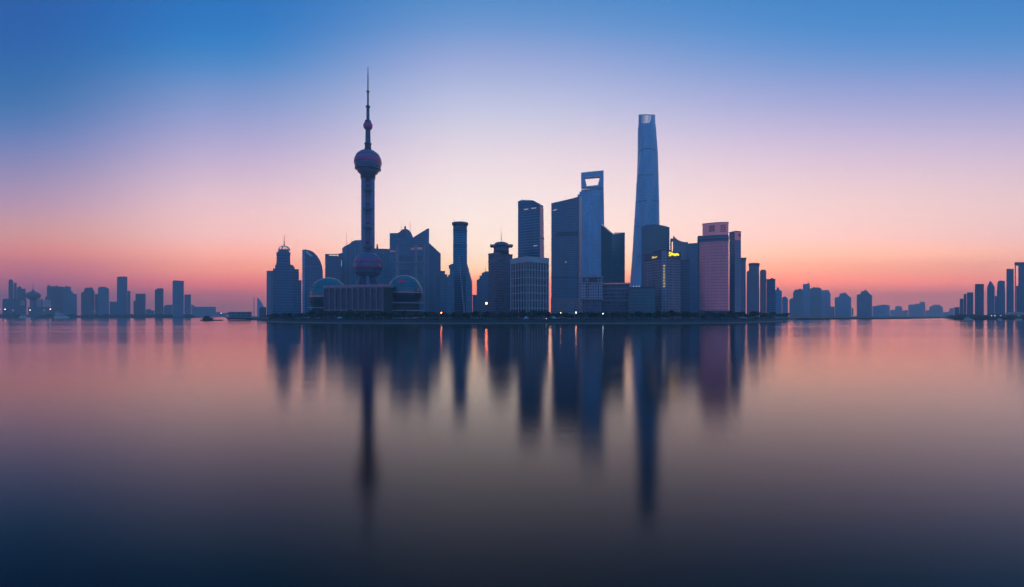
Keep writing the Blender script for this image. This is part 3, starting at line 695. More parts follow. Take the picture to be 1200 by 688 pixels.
# --- tower with a trapezoid opening
def opener_tower():
    Y = 1600; ref = facing(694, Y); P, d, r = ref; k = Y / F
    root = thing('opener_tower', 'very tall blue glass tower with a trapezoid opening through its flat top', 'tower', (P.x, P.y, 2.5))
    W = lambda px: (px - 694) * k * 1.0
    def q(a, b): return P + r * a + d * b
    bot = [q(W(676), 34), q(W(688), 0), q(W(709.5), 30), q(W(697), 66)]
    top = [q(W(681), 24), q(W(682.5), 22), q(W(707.4), 22), q(W(707.4), 42)]
    z1 = zat(219.4, Y)
    top2 = [q(W(681), 44), q(W(681), 22), q(W(707.4), 22), q(W(707.4), 44)]
    m = MB(); n = 16
    rings = []
    for i in range(n + 1):
        t = i / n; s = t ** 1.1
        rings.append([bot[j] * (1 - s) + top2[j] * s for j in range(4)])
    vs = [(p.x, p.y, 2.5 + (z1 - 2.5) * i / n) for i, rg in enumerate(rings) for p in rg]
    fs = [(0, 1, 2, 3), tuple(n * 4 + j for j in range(4))]
    for i in range(n):
        for j in range(4): fs.append((i * 4 + j, i * 4 + (j + 1) % 4, i * 4 + 4 + (j + 1) % 4, i * 4 + 4 + j))
    m.add(vs, fs).build('body', 'glass_sky', root)
    rf = (P + d * 22, d, r); D = 22
    s = lambda pr, nm, mat, push=0, DD=D: MB().slab(pr, rf, DD, push).build(nm, mat, root)
    f = 1 / 1.0137                                 # plane stands a little farther: pixels shrink towards the middle
    lo = 219.5
    s([(681, lo), (681, 208.4), (685.4, 208.1), (687.6, 218.2), (687.6, lo)], 'side_frame', 'glass_sky')
    s([(700.6, lo), (700.6, 216.8), (703.2, 206.8), (707.4, 206.4), (707.4, lo)], 'side_frame', 'glass_sky')
    s([(681, 208.35), (681, 202.2), (707.4, 199.6), (707.4, 206.35)], 'top_bridge', 'glass_sky')
    s([(687.65, lo), (687.65, 218.2), (700.55, 216.8), (700.55, lo)], 'opening_sill', 'glass_sky')
    s([(685.6, 208.25), (685.6, 207.3), (693.2, 206.7), (693.2, 207.5)], 'rose_soffit', 'rose_panel', -.5, 1)
    s([(696.2, 207.3), (696.2, 206.4), (703, 205.8), (703, 206.75)], 'rose_soffit', 'rose_panel', -.5, 1)
    s([(683, 224.5), (683, 223.4), (705.5, 221.4), (705.5, 222.5)], 'floor_band', 'glass_blue', -.6, 1)
opener_tower()

# --- green glass pair right of the opener
def green_tower():
    root = None
    Y = 1000; plan = corner(704.5, 717.3, 732.3, Y, 46); c = centre(plan)
    root = thing('green_glass_tower', 'teal glass tower with a steeply sloped left roof next to the opener-shaped tower', 'tower', (c.x, c.y, 2.5))
    L, C, Rt, B = plan
    def w(ps, zs, nm, mt):
        n = len(ps); MB().add([(p.x, p.y, 2.5) for p in ps] + [(p.x, p.y, zat(z, p.y)) for p, z in zip(ps, zs)], [tuple(range(n)), tuple(range(n, 2 * n))] + [(i, (i + 1) % n, n + (i + 1) % n, n + i) for i in range(n)]).build(nm, mt, root)
    mid = (L + Rt) / 2 + (B - C) * .25
    w([L, C, mid, mid + (L - C)], [263.0, 274, 274, 263], 'sloped_wing', 'glass_teal')
    w([C + (Rt - C) * .002, Rt, Rt + (B - Rt) * .9, mid + Vector((.4, .2))], [275, 272.4, 272.4, 275], 'body', 'glass_teal')
    MB().prism(grow([C + (Rt - C) * -.01, C + (Rt - C) * .04, C + (Rt - C) * .04 + (B - Rt) * .1, C + (B - Rt) * .1], .5), 2.5, zat(273.3, Y)).build('corner_fin', 'glass_deep', root)
    rr = (Rt - C).normalized(); nf = Vector((rr.y, -rr.x))
    for y in (296, 318):
        p0, p1 = C + rr * 1.5 + nf * .3, Rt + nf * .3
        MB().prism([p0, p1, p1 - nf * .25, p0 - nf * .25], zat(y + 1, Y), zat(y, Y)).build('floor_band', 'glass_deep', root)
green_tower()

# --- twisting giant
def twist_tower():
    Y = 1500; ref = facing(756, Y); P, d, r = ref; k = P.y / F
    q = P + d * 32
    root = thing('twisting_tower', 'tallest tower, a tapering twisted glass skin with an open slanted crown', 'tower', (q.x, q.y, 2.5))
    E = [(376, 736.5, 774), (333, 738.6, 773.2), (310, 740.6, 772.8), (270, 743, 772.2), (235, 745.2, 771.8), (185, 747.3, 770.6), (150, 747.6, 768.4), (145, 748.2, 767.9), (134.6, 748.6, 767.2)]
    def ext(y):
        for (ya, la, ra), (yb, lb, rb) in zip(E, E[1:]):
            if yb <= y <= ya:
                t = (ya - y) / (ya - yb); return la + (lb - la) * t, ra + (rb - ra) * t
        return E[0][1:]
    NS = 72
    def ring(y, extra=0.0):
        l, rr = ext(y); rot = R(150) * (376 - y) / 240 + R(20)
        pts = []
        for i in range(NS):
            a = 2 * math.pi * i / NS; th = a + rot
            rad = 1 + .10 * math.cos(3 * a)
            dd = (a - R(60) + math.pi) % (2 * math.pi) - math.pi
            rad -= .13 * math.exp(-(dd / .10) ** 2)                       # the notch that spirals up the skin
            pts.append((rad * math.cos(th), rad * math.sin(th)))
        xs = [p[0] for p in pts]; x0, x1 = min(xs), max(xs)
        half = (rr - l) / 2 * k * 1.02; mid = ((rr + l) / 2 - 756) * k * 1.02; sc = half / ((x1 - x0) / 2); xm = (x0 + x1) / 2
        return [q + r * (mid + (p[0] - xm) * (sc + extra)) + d * (p[1] * (sc + extra)) for p in pts]
    def loft(ys, nm, mt, extra=0.0, tops=None):
        vs = []
        for y in ys: 
            yq = q.y
            vs += [(p.x, p.y, zat(y, yq)) for p in ring(y, extra)]
        fs = [(i * NS + j, i * NS + (j + 1) % NS, (i + 1) * NS + (j + 1) % NS, (i + 1) * NS + j) for i in range(len(ys) - 1) for j in range(NS)]
        fs += [tuple(range(NS))[::-1], tuple(range((len(ys) - 1) * NS, len(ys) * NS))]
        return MB().add(vs, fs).build(nm, mt, root)
    loft([374 - (374 - 148.5) * i / 60 for i in range(61)], 'body', 'glass_sky')
    for y in (336, 301, 266, 238, 208, 178): loft([y + .9, y - .1], 'mechanical_floor', 'glass_blue', .2)
    # open crown: thin shell, its near rim dips
    ro, ri = ring(145), ring(145, -2.2); to, ti = ring(134.6), ring(134.6, -2.2)
    zb = zat(148.4, q.y); vs = []; 
    for j in range(NS):
        v = (to[j] - q).normalized(); front = -v.dot(d)
        side = v.dot(r) + .05
        dip = 0
        if front > 0: dip = max(0.0, min(1.0, (0.80 - abs(side)) / .18))
        y = 134.8 + .9 * (1 - abs(side)) * (1 if front > 0 else -.4) + 8.8 * dip
        z = zat(y, to[j].y)
        vs.append((ro[j], ri[j], to[j], ti[j], z))
    V = []
    for a, b, c2, e2, z in vs: 
        t = (z - zb) / (zat(134.6, q.y) - zb); o = a * (1 - t) + c2 * t; i2 = b * (1 - t) + e2 * t
        V += [(a.x, a.y, zb), (b.x, b.y, zb), (o.x, o.y, z), (i2.x, i2.y, z)]
    fs = []
    for j in range(NS):
        n = (j + 1) % NS; A, B2 = 4 * j, 4 * n
        v = (to[j] - q).normalized(); slotted = v.dot(d) > .3 and abs(v.dot(r)) < .85
        if slotted and j % 2: continue                                    # open slot between two fins of the far rim
        fs += [(A, B2, B2 + 2, A + 2), (A + 1, A + 3, B2 + 3, B2 + 1), (A + 2, B2 + 2, B2 + 3, A + 3), (A, A + 1, B2 + 1, B2)]
        if slotted: fs += [(A, A + 2, A + 3, A + 1), (B2, B2 + 1, B2 + 3, B2 + 2)]
    MB().add(V, fs).build('open_crown', 'glass_sky', root)
    rim = MB()
    for j in range(NS):
        v = (to[j] - q).normalized(); w2 = (to[(j + 1) % NS] - q).normalized()
        if v.dot(d) > -.1:
            a, e = to[j], to[(j + 1) % NS]; z1, z2 = vs[j][4], vs[(j + 1) % NS][4]
            rim.tube((a.x, a.y, z1), (e.x, e.y, z2), 1.3, 1.3, 6)
    rim.build('crown_rim', 'glass_blue', root)
    # sky showing through the double skin, put in as pale glass, winding from the lower left edge across the front to the upper right edge
    ys = [345 - (345 - 165) * i / 40 for i in range(41)]; V = []; NB = 6
    for i, y in enumerate(ys):
        pts = ring(y, .45); inn = ring(y, .02); t = i / 40; a0 = R(188 + 165 * t * t * (3 - 2 * t)); n0 = []
        angs = [math.atan2((p - q).dot(d), (p - q).dot(r)) % (2 * math.pi) for p in pts]
        mid = min(range(NS), key=lambda j: abs((angs[j] - a0 + math.pi) % (2 * math.pi) - math.pi))
        for e in range(-NB // 2, NB // 2 + 1):
            j = (mid + e) % NS; V.append((pts[j].x, pts[j].y, zat(y, q.y)))
        for e in range(-NB // 2, NB // 2 + 1):
            j = (mid + e) % NS; V.append((inn[j].x, inn[j].y, zat(y, q.y)))
    W = 2 * (NB + 1); fs = []
    for i in range(40):
        for e in range(NB):
            o = i * W + e; fs.append((o, o + 1, o + 1 + W, o + W)); k2 = o + NB + 1; fs.append((k2, k2 + W, k2 + 1 + W, k2 + 1))
        o = i * W; fs.append((o, o + W, o + W + NB + 1, o + NB + 1)); o = i * W + NB; fs.append((o, o + NB + 1, o + W + NB + 1, o + W))
    fs += [(e, e + NB + 1, e + NB + 2, e + 1) for e in range(NB)] + [(40 * W + e, 40 * W + e + 1, 40 * W + e + NB + 2, 40 * W + e + NB + 1) for e in range(NB)]
    MB().add(V, fs).build('skin_sky_strip', 'glass_pale', root)
twist_tower()

# ================================================================== waterfront pieces in front of the broadcast tower
def dome_hall(name, label, px, py, rpx, Y, patch):
    cx, cy = xy(px, Y); k = Y / F; P = (cx, cy); zc = zat(py, Y); rad = rpx * k
    root = thing(name, label, 'dome', (cx, cy, 2.5))
    MB().ball((cx, cy, zc), rad, -4, 89, 56, 22).build('dome', 'dome_glass', root, True)
    MB().lathe(P, [(rad * .86, zc - rad * .60), (rad * .965, zc - rad * .30), (rad * 1.004, zc - rad * .07), (rad * 1.004, zc - rad * .05), (rad * .96, zc - rad * .05)], 56).build('bowl', 'dome_bowl', root, True)
    MB().lathe(P, [(rad * 1.0, zc - rad * .058), (rad * 1.012, zc - rad * .058), (rad * 1.012, zc - rad * .02), (rad * 1.0, zc - rad * .02)], 56).build('dome_ring', 'metal_pale', root)
    zb = zc - rad * .60
    MB().lathe(P, [(rad * .84, 2.5), (rad * .84, zb)], 48).build('base_drum', 'concrete_dark', root)
    n = 3
    for i in range(n):
        z = 5 + (zb - 6.5) * i / (n - 1)
        MB().lathe(P, [(rad * .86, z), (rad * (1.13 - .03 * i), z), (rad * (1.13 - .03 * i), z + .9), (rad * .86, z + .9)], 48).build('terrace_band', 'white_frame', root)
    if patch:
        d = ray(px).normalized(); r = Vector((d.y, -d.x)); m = MB(); rng = random.Random(3)
        n = 24; vs = []; K = 5
        for s in range(K + 1):
            for i in range(n):
                a = 2 * math.pi * i / n; kx = .26 * (1 + .22 * math.sin(3 * a + 1) + .1 * math.sin(7 * a)) * max(.02, s / K); ky = .13 * (1 + .25 * math.cos(2 * a + .5) + .12 * math.sin(5 * a)) * max(.02, s / K)
                u, v = -.18 + kx * math.cos(a), .56 + ky * math.sin(a); w2 = math.sqrt(max(.02, 1 - u * u - v * v)); rr = rad + .3
                vs.append((cx + rr * (r.x * u - d.x * w2), cy + rr * (r.y * u - d.y * w2), zc + rr * v))
        fs = [(s * n + i, s * n + (i + 1) % n, (s + 1) * n + (i + 1) % n, (s + 1) * n + i) for s in range(K) for i in range(n)] + [tuple(range(n))]
        m.add(vs, fs).build('red_patch', 'deep_red', root)  # irregular red patch laid over the dome glass
    return root
dome_hall('glass_dome_hall', 'dark glass dome partly hidden behind the left end of the arcaded hall', 385.5, 347, 21.6, 655, False)
dome_hall('glass_dome_hall', 'dark glass dome with a red emblem on banded terraces right of the arcaded hall', 474.4, 342.4, 19.9, 625, True)

def arcade_hall():
    Y = 590; ztop = 0
    A, B = Vector(xy(379.4, 612)), Vector(xy(448.4, 584)); t = (B - A).normalized(); nf = Vector((t.y, -t.x)); Ln = (B - A).length
    D = 40; z1 = zat(333, 584); c = (A + B) / 2 - nf * D / 2
    root = thing('arcaded_hall', 'long low stone hall with tall arched bays and a rose cornice under the broadcast tower', 'building', (c.x, c.y, 2.5))
    back = lambda p, e: p - nf * e
    MB().prism([back(A, 2), back(B, 2), back(B, D), back(A, D)], 2.5, z1 - 3).build('core', 'concrete_dark', root)
    MB().prism([A + nf * .8 - t * .8, B + nf * .8 + t * .8, back(B, D + .5) + t * .8, back(A, D + .5) - t * .8], z1 - 3.2, z1).build('cornice', 'podium_cornice', root)
    MB().prism([A + nf * .3, B + nf * .3, back(B, 1.8), back(A, 1.8)], 15.2, 16.1).build('string_course', 'podium_cornice', root)
    n = 10; bw = Ln / n; zt = z1 - 3.25
    for i in range(n + 1):
        s0, s1 = max(0, i * bw - .95), min(Ln, i * bw + .95)
        p0, p1 = A + t * s0, A + t * s1
        MB().prism([p0, p1, back(p1, 1.9), back(p0, 1.9)], 2.5, zt).build('pier', 'podium_stone', root)
    for i in range(n):
        s0, s1 = i * bw + .97, (i + 1) * bw - .97; half = (s1 - s0) / 2; mid = (s0 + s1) / 2
        # spandrel over the arch
        rad = half; zs = zt - rad - 1.0; m = MB(); K = 10
        pts = [(s0, zt)] + [(mid - rad * math.cos(math.pi * j / K), zs + rad * math.sin(math.pi * j / K)) for j in range(K + 1)] + [(s1, zt)]
        f = [(A + t * s, z) for s, z in pts]
        vs = [(p.x, p.y, z) for p, z in f] + [(p.x - nf.x * 1.2, p.y - nf.y * 1.2, z) for p, z in f]; N = len(f)
        fs = [(j, j + 1, N - 1 if False else N - 1) for j in []]
        for j in range(N - 1): fs.append((j, j + 1, N + j + 1, N + j))
        half_n = N // 2
        for j in range(1, half_n): fs.append((0, j, j + 1)); fs.append((N, N + j + 1, N + j))
        for j in range(half_n, N - 2): fs.append((N - 1, j, j + 1)); fs.append((2 * N - 1, N + j + 1, N + j))
        fs.append((0, half_n, N - 1)); fs.append((N, 2 * N - 1, N + half_n))
        m.add(vs, fs).build('arch', 'podium_stone', root)
        p0, p1 = A + t * s0 - nf * 1.25, A + t * s1 - nf * 1.25
        MB().prism([p0, p1, back(p1, .4), back(p0, .4)], 16.15, zt - .4).build('upper_window', 'podium_glass', root)
        MB().prism([p0, p1, back(p1, .4), back(p0, .4)], 3.4, 15.1).build('lower_window', 'podium_glass', root)
        pm = A + t * mid - nf * .95
        MB().prism([pm - t * .25, pm + t * .25, pm + t * .25 - nf * .28, pm - t * .25 - nf * .28], 3.4, 15.1).build('mullion', 'podium_stone', root)
arcade_hall()

# --- low conference hall, long banded block, plain dark block
def conference_hall():
    Y = 615; plan = rect(680.5, 706, Y, 40); c = centre(plan)
    root = thing('portal_hall', 'heavy stone hall with a flat roof slab carried over dark openings below the opener-shaped tower', 'building', (c.x, c.y, 2.5))
    z = lambda p: zat(p, Y)
    MB().prism(plan, z(350), z(331.5)).build('body', 'stone_mauve', root)
    MB().prism(grow(plan, -2), 2.5, z(350)).build('ground_storey', 'stone_dark', root)
    MB().prism(grow(plan, .8), z(351), z(350) + .3).build('ledge', 'stone_mauve', root)
    MB().prism(grow(plan, .8), z(332), z(331) ).build('ledge', 'stone_mauve', root)
    MB().prism(grow(plan, -2.5), z(331) + .01, z(325)).build('recessed_top', 'podium_glass', root)
    t = (plan[1] - plan[0]).normalized(); Ln = (plan[1] - plan[0]).length; nrm = Vector((t.y, -t.x))
    for f in (.0, .20, .30, .78, .93):
        p0, p1 = plan[0] + t * (Ln * f) , plan[0] + t * min(Ln, Ln * f + 2)
        MB().prism([p0, p1, p1 - nrm * 2, p0 - nrm * 2], z(331) + .02, z(325.2)).build('pillar', 'stone_mauve', root)
    a, b = plan[0] + t * Ln * .22, plan[1] + t * 1
    MB().prism([a + nrm * .8, b + nrm * .8, b - nrm * 24, a - nrm * 24], z(325.1), z(323.4)).build('roof_slab', 'stone_mauve', root)
    for f in (.27, .36, .80): 
        p0, p1 = plan[0] + t * Ln * f + nrm * .3, plan[0] + t * (Ln * f + .8) + nrm * .3
        MB().prism([p0, p1, p1 - nrm * .8, p0 - nrm * .8], z(349.5), z(332.2)).build('pilaster', 'concrete_dark', root)
conference_hall()
def banded_hall():
    Y = 640; plan = rect(706.5, 738, Y, 40); c = centre(plan); z = lambda p: zat(p, Y)
    root = thing('banded_hall', 'long low hall with pale storey bands at the foot of the green glass tower', 'building', (c.x, c.y, 2.5))
    MB().prism(plan, 2.5, z(333)).build('body', 'stone_dark', root)
    MB().prism(grow(plan, .9), z(333) + .02, z(331.6)).build('roof_edge', 'rose_panel', root)
    for y in (338, 342.5, 347, 351.5): MB().prism(grow(plan, .6), z(y + 1), z(y)).build('storey_band', 'stone_mauve', root)
banded_hall()
root, plan, z = block('plain_low_block', 'plain dark low block with three small roof lights under the twisting tower', 'building', 736.5, 768, 336.5, 615, 'glass_teal', 30)
for px in (742.7, 746, 749):
    p = on_plane(px, facing(752, 617)); MB().ball((p.x, p.y, z + 1.2), .6, -80, 80, 10, 6).build('roof_light_or_glow', 'roof_glow', root)

# --- rounded dark tower and the hotel with the lit signs
def convex_roof_tower():
    Y = 1000
    pr = [(752, 265.5)] + [(752 + 32 * i / 12, 265.5 - 2.8 * math.sin(math.pi * (i / 12) ** .9) + .6 * i / 12) for i in range(1, 12)] + [(784.2, 266)]
    root, ref = outline('convex_roof_tower', 'wide dark teal tower with a gently curved roof in front of the twisting tower', 'tower', pr, Y, 'glass_teal', 42)
    for x0, x1 in ((751.6, 753), (783.2, 784.6)): panel(root, ref, x0, 266.3, x1, 372, -1.2, 3, 'edge_fin', 'glass_deep')
    for y in (278, 291): panel(root, ref, 753.2, y, 783, y + .9, -.4, .6, 'floor_band', 'glass_deep')
convex_roof_tower()
def hotel():
    Y = 642; plan = corner(755, 778, 797.4, Y, 40); L, C, Rt, B = plan; c = centre(plan); z = lambda p: zat(p, Y)
    root = thing('signed_hotel', 'dark hotel block with glowing yellow roof signs and glowing characters down its corner', 'hotel', (c.x, c.y, 2.5))
    tl, tr = (C - L).normalized(), (Rt - C).normalized(); nl, nr = Vector((tl.y, -tl.x)), Vector((tr.y, -tr.x))
    a, b = C - tl * 6, C + tr * 6
    body = [L, a, b, Rt, B]
    MB().prism(body, 2.5, z(303.2)).build('body', 'stone_rose', root)
    MB().prism(grow(body, .4), z(303.1), z(294)).build('sign_attic', 'stone_dark', root)
    MB().prism(grow(inset_box(body, .5), 0), z(294) + .01, z(291.5)).build('plant_room', 'concrete_dark', root)
    ch = (b - a).normalized(); nc = Vector((ch.y, -ch.x)); w = (b - a).length
    MB().prism([a + nc * .9 + ch * .4, b + nc * .9 - ch * .4, b - ch * .4 - nc * .5, a + ch * .4 - nc * .5], 2.5, z(293.2)).build('corner_shaft', 'stone_mauve', root)
    for f0, f1, y0, y1 in ((.05, .62, 305, 307),): 
        p0, p1 = L + (a - L) * f0 + nl * .3, L + (a - L) * f1 + nl * .3
        MB().prism([p0, p1, p1 - nl * .25, p0 - nl * .25], z(y1), z(y0)).build('floor_band', 'stone_mauve', root)
    for side, (p, q, nn, tt, y) in enumerate(((L, a, nl, tl, 306), (b, Rt, nr, tr, 306))):
        for i in range(1, 5):
            m0 = p + (q - p) * (i / 5) + nn * .3
            MB().prism([m0, m0 + tt * .9, m0 + tt * .9 - nn * .25, m0 - nn * .25], z(358), z(y)).build('pilaster', 'stone_mauve', root)
    mat = (('sign_amber', L + (a - L) * .66 + nl * .5, tl, 10.0, 2.4, 299.9), ('sign_yellow', b + (Rt - b) * .46 + nr * .6, tr, 17.0, 4.6, 297.6))
    for mt, o, tt, wd, ht, y in mat:
        nn = Vector((tt.y, -tt.x))
        e, w3 = o - tt * wd * .40, o + tt * wd * .11
        sign('sign_emblem', 'S', mt, root, (e.x, e.y, z(y) + .2), tt, wd * .19, ht * 1.25, .8)
        sign('sign_lettering', 'Shangri-La', mt, root, (w3.x, w3.y, z(y)), tt, wd * .76, ht * .95, .8)
    for i, chh in enumerate('浦东香格里拉酒店'):
        o = (a + b) / 2 + nc * 1.0; y = 311.2 + i * 3.45
        sign('sign_character', chh, 'sign_amber', root, (o.x, o.y, z(y)), ch, 2.3, 2.5, .4)
    for f, y in ((.36, 318.5), (.52, 321)):
        p0 = L + (a - L) * f + nl * .35
        MB().prism([p0, p0 + tl * .9, p0 + tl * .9 - nl * .3, p0 - nl * .3], z(y + .5), z(y - .5)).build('red_light', 'deep_red', root)
hotel()

# --- swooping roof tower, plain neighbour
root, ref = outline('swooping_roof_tower', 'mauve tower whose roofline swoops down in a curve from a raised left tip', 'tower',
    [(788.5, 279), (789.4, 276), (791.5, 279), (794.5, 281.3), (798, 282.9), (802, 283.7), (806.5, 283.7), (806.5, 286), (807.2, 286)], 950, 'stone_mauve', 40)
MB().slab([(785.3, 376), (785.3, 280.2), (786.2, 279), (788.4, 279.4), (788.4, 281), (787, 281.4), (787, 376)], ref, 20, 4).build('side_frame', 'stone_blue', root)
MB().slab([(789.4, 276), (791.5, 279), (794.5, 281.3), (798, 282.9), (802, 283.7), (806.4, 283.8), (806.4, 285), (801, 285.2), (796, 284), (791, 280.8)], ref, 44, -1.5).build('roof_curve', 'stone_rose', root)
block('plain_blue_tower', 'plain blue flat-topped tower directly left of the curved rose-fronted tower', 'tower', 807.2, 818, 285, 930, 'glass_blue', 40)
block('stepped_infill_block', 'dark block lower than its neighbours between the hotel and the curved rose-fronted tower', 'building', 797.8, 808.2, 304.5, 720, 'glass_deep', 30)

# --- curved rose-fronted tower with roof sign
def rose_tower():
    Y = 640; P, d, r = facing(837, Y); k = P.y / F
    root = thing('curved_rose_tower', 'tower with a bowed rose-coloured front and two dark characters on its round roof panel', 'tower', (P.x, P.y, 2.5))
    def arc(px0, px1, bow, push=0.0, D=30, n=16):
        a, b = on_plane(px0, (P, d, r)), on_plane(px1, (P, d, r)); ch = (b - a); L = ch.length; rad = (L * L / 4 + bow * bow) / (2 * bow)
        m = (a + b) / 2 + d * (rad - bow) ; half = math.asin(L / 2 / rad)
        fr = [m + r * ((rad + push) * math.sin(-half + 2 * half * i / n)) - d * ((rad + push) * math.cos(-half + 2 * half * i / n)) for i in range(n + 1)]
        return fr + [b + d * D, a + d * D], (m, rad, half)
    z = lambda p: zat(p, Y)
    body, (m, rad, half) = arc(819.6, 854.0, 5)
    MB().prism(body, 2.5, z(283.6)).build('body', 'rose_glass', root, False)
    for y0, y1, mt, ps in ((283.55, 282.3, 'stone_rose', .5), (282.2, 280, 'glass_deep', -.4), (279.9, 278.6, 'stone_rose', .5), (278.5, 276.2, 'glass_deep', -.4)):
        pl, _ = arc(819.4, 854.2, 5, ps); MB().prism(pl, z(y0), z(y1)).build('storey_band', mt, root)
    top, (m2, rad2, half2) = arc(823.2, 853.6, 4, 0, 26)
    MB().prism(top, z(276.15), z(262)).build('roof_panel', 'rose_panel', root)
    MB().prism([p - d * 0 for p in arc(823.0, 853.8, 4, .3, 26.3)[0]], z(261.98), z(261.3)).build('roof_edge', 'stone_rose', root)
    ref = (P + d * 3, d, r)
    MB().slab([(817.2, 376), (817.2, 277.5), (818.2, 276.3), (822.9, 276), (822.9, 277.5), (820, 278), (820, 376)], ref, 22, .5).build('dark_flank', 'glass_deep', root)
    for ch, px in (('震', 834.6), ('旦', 846.8)):
        me, (x0, x1, y0, y1) = text_mesh(ch, 'roof_character')
        for v in me.vertices:
            u = (px - 838.4) * k + ((v.co.x - (x0 + x1) / 2) / (x1 - x0)) * 7.2 * k
            th = u / rad2; rr = rad2 + .12 + (v.co.z / .04 + 1) * .12
            q = m2 + r * (rr * math.sin(th)) - d * (rr * math.cos(th))
            zz = z(268.6) + ((v.co.y - (y0 + y1) / 2) / (y1 - y0)) * 7.4 * k
            v.co = Vector((q.x, q.y, zz)) - root.location
        me.materials.clear(); me.materials.append(M['sign_dark'])
        o = bpy.data.objects.new('roof_character', me); COL.objects.link(o); o.parent = root
    pl, _ = arc(819.2, 854.4, 5, 1.5); MB().prism(pl, 2.5, z(364)).build('podium', 'stone_dark', root)
    q = body[16]; MB().ball((q.x + .6, q.y - .6, z(283)), .55, -80, 80, 10, 6).build('flood_lamp', 'roof_glow', root)
rose_tower()

# --- row of towers stepping down to the right
def right_neighbour():
    Y = 700; plan = corner(854.6, 861, 868.2, Y, 40); L, C, Rt, B = plan; c = centre(plan)
    root = thing('banded_corner_tower', 'tower standing corner-on with a dark left wall and a pale top on its right wall', 'tower', (c.x, c.y, 2.5))
    MB().prism(plan, 2.5, zat(271.6, Y)).build('body', 'glass_blue', root)
    MB().prism(grow(plan, .3), zat(271.58, Y), zat(270.6, Y)).build('parapet', 'stone_blue', root)
    t = (Rt - C).normalized(); nf = Vector((t.y, -t.x)); e = nf * .3
    MB().prism([C + e, Rt + e, Rt + e - nf * .28, C + e - nf * .28], zat(281.5, Y), zat(271.8, Y)).build('pale_top', 'rose_panel', root)
    MB().prism([C + e, Rt + e, Rt + e - nf * .28, C + e - nf * .28], 10, zat(281.6, Y)).build('window_wall', 'stone_mauve', root)
    p = Rt - t * 4 + nf * .6
    MB().prism([p, p + t * 3, p + t * 3 - nf * .2, p - nf * .2], zat(277, Y), zat(274, Y)).build('roof_logo', 'sign_dark', root)
right_neighbour()
root, plan, z = block('slim_grey_tower', 'slim tower tucked behind the corner-on tower with a small roof ledge', 'tower', 867, 874, 303, 760, 'stone_mauve', 24)
MB().prism(grow(plan, 1.0), z + .02, z + 1.2).build('roof_ledge', 'stone_dark', root)
def shoulder_tower():
    root, ref = outline('shouldered_tower', 'apartment tower with a ledged crown and one lower left shoulder', 'tower', [(875, 318.5), (877.6, 317), (877.8, 311.5), (889.4, 311.5), (889.8, 376)][:4] + [(889.8, 330)], 800, 'stone_mauve', 28)
    MB().slab([(877.4, 311.4), (877.2, 309.4), (878.5, 308.2), (889.5, 308.2), (890.4, 309.4), (889.8, 311.4)], ref, 29, -.6).build('crown', 'stone_dark', root)
    for x in (880, 884, 888): panel(root, ref, x, 313, x + .9, 372, -.5, .5, 'pilaster', 'stone_mauve')
shoulder_tower()
root, ref = outline('chamfered_flat_block', 'apartment tower with chamfered top corners right of the shouldered tower', 'tower', [(890.6, 318), (892, 316), (896.6, 316), (898, 317.8)], 850, 'stone_mauve', 28)
for x in (892.5, 895.5): panel(root, ref, x, 318, x + .8, 372, -.5, .5, 'pilaster', 'stone_mauve')
block('square_flat_block', 'broad plain apartment block at the right end of the dense tower row', 'building', 898.2, 908.6, 327, 900, 'glass_blue', 30, hut=(.3, 2.5, .1))
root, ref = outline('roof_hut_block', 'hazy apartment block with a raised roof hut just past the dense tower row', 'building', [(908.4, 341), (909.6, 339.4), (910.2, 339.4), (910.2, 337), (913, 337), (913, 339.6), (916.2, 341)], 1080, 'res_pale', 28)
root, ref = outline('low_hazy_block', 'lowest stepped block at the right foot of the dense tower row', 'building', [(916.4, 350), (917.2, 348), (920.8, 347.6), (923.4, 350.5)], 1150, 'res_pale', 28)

# ================================================================== far banks
FAR_L = 'apartment towers on the far left bank'
FAR_R = 'hazy apartment towers beyond the river bend'
FAR_E = 'towers on the right bank'
def far(name, label, prof, Y, mat='res_blue', D=30, group=None, ants=(), bands=0):
    root, ref = outline(name, label, 'tower' if 'tower' in name else 'building', prof, Y, mat, D, group)
    hi = min(p[1] for p in prof)
    for px, t, b in ants: aerial(root, px, t, b, ref[0].y + D * .4, .9)
    return root, ref
def flat_top(x0, x1, y): return [(x0, y), (x1, y)]
YL = 2000
# -- left bank, from the picture's edge
r_, ref = far('slim_round_tower', 'slim tower with a rounded top at the far left end of the skyline', [(10, 330), (10.8, 328), (12.4, 327.2), (14.4, 328), (15.8, 330)], YL, 'stone_dark', 22)
panel(r_, ref, 13.6, 331, 14.4, 365, -1, .9, 'rib', 'stone_mauve')
far('narrow_tower', 'narrow lower tower leaning on the slim round-topped tower', [(16.2, 333), (17, 331.4), (19.6, 331.4), (19.6, 338)], YL + 20, 'res_blue', 22)
far('stepped_far_block', 'dark stepped block next to the narrow tower at the far left', [(19.8, 337), (22, 336), (25, 336), (25, 338.4), (30, 338.4)], YL, 'stone_dark', 34, ants=((22.5, 334.6, 336),))
r_, ref = far('broad_podium', 'broad low dark podium under the slim round-topped tower', [(2.8, 352), (4, 350.2), (31, 350.2), (31, 351)], YL - 60, 'stone_dark', 40)
panel(r_, ref, 23.5, 352, 29, 358, -1.5, 1.4, 'pale_wall_panel', 'res_warm')
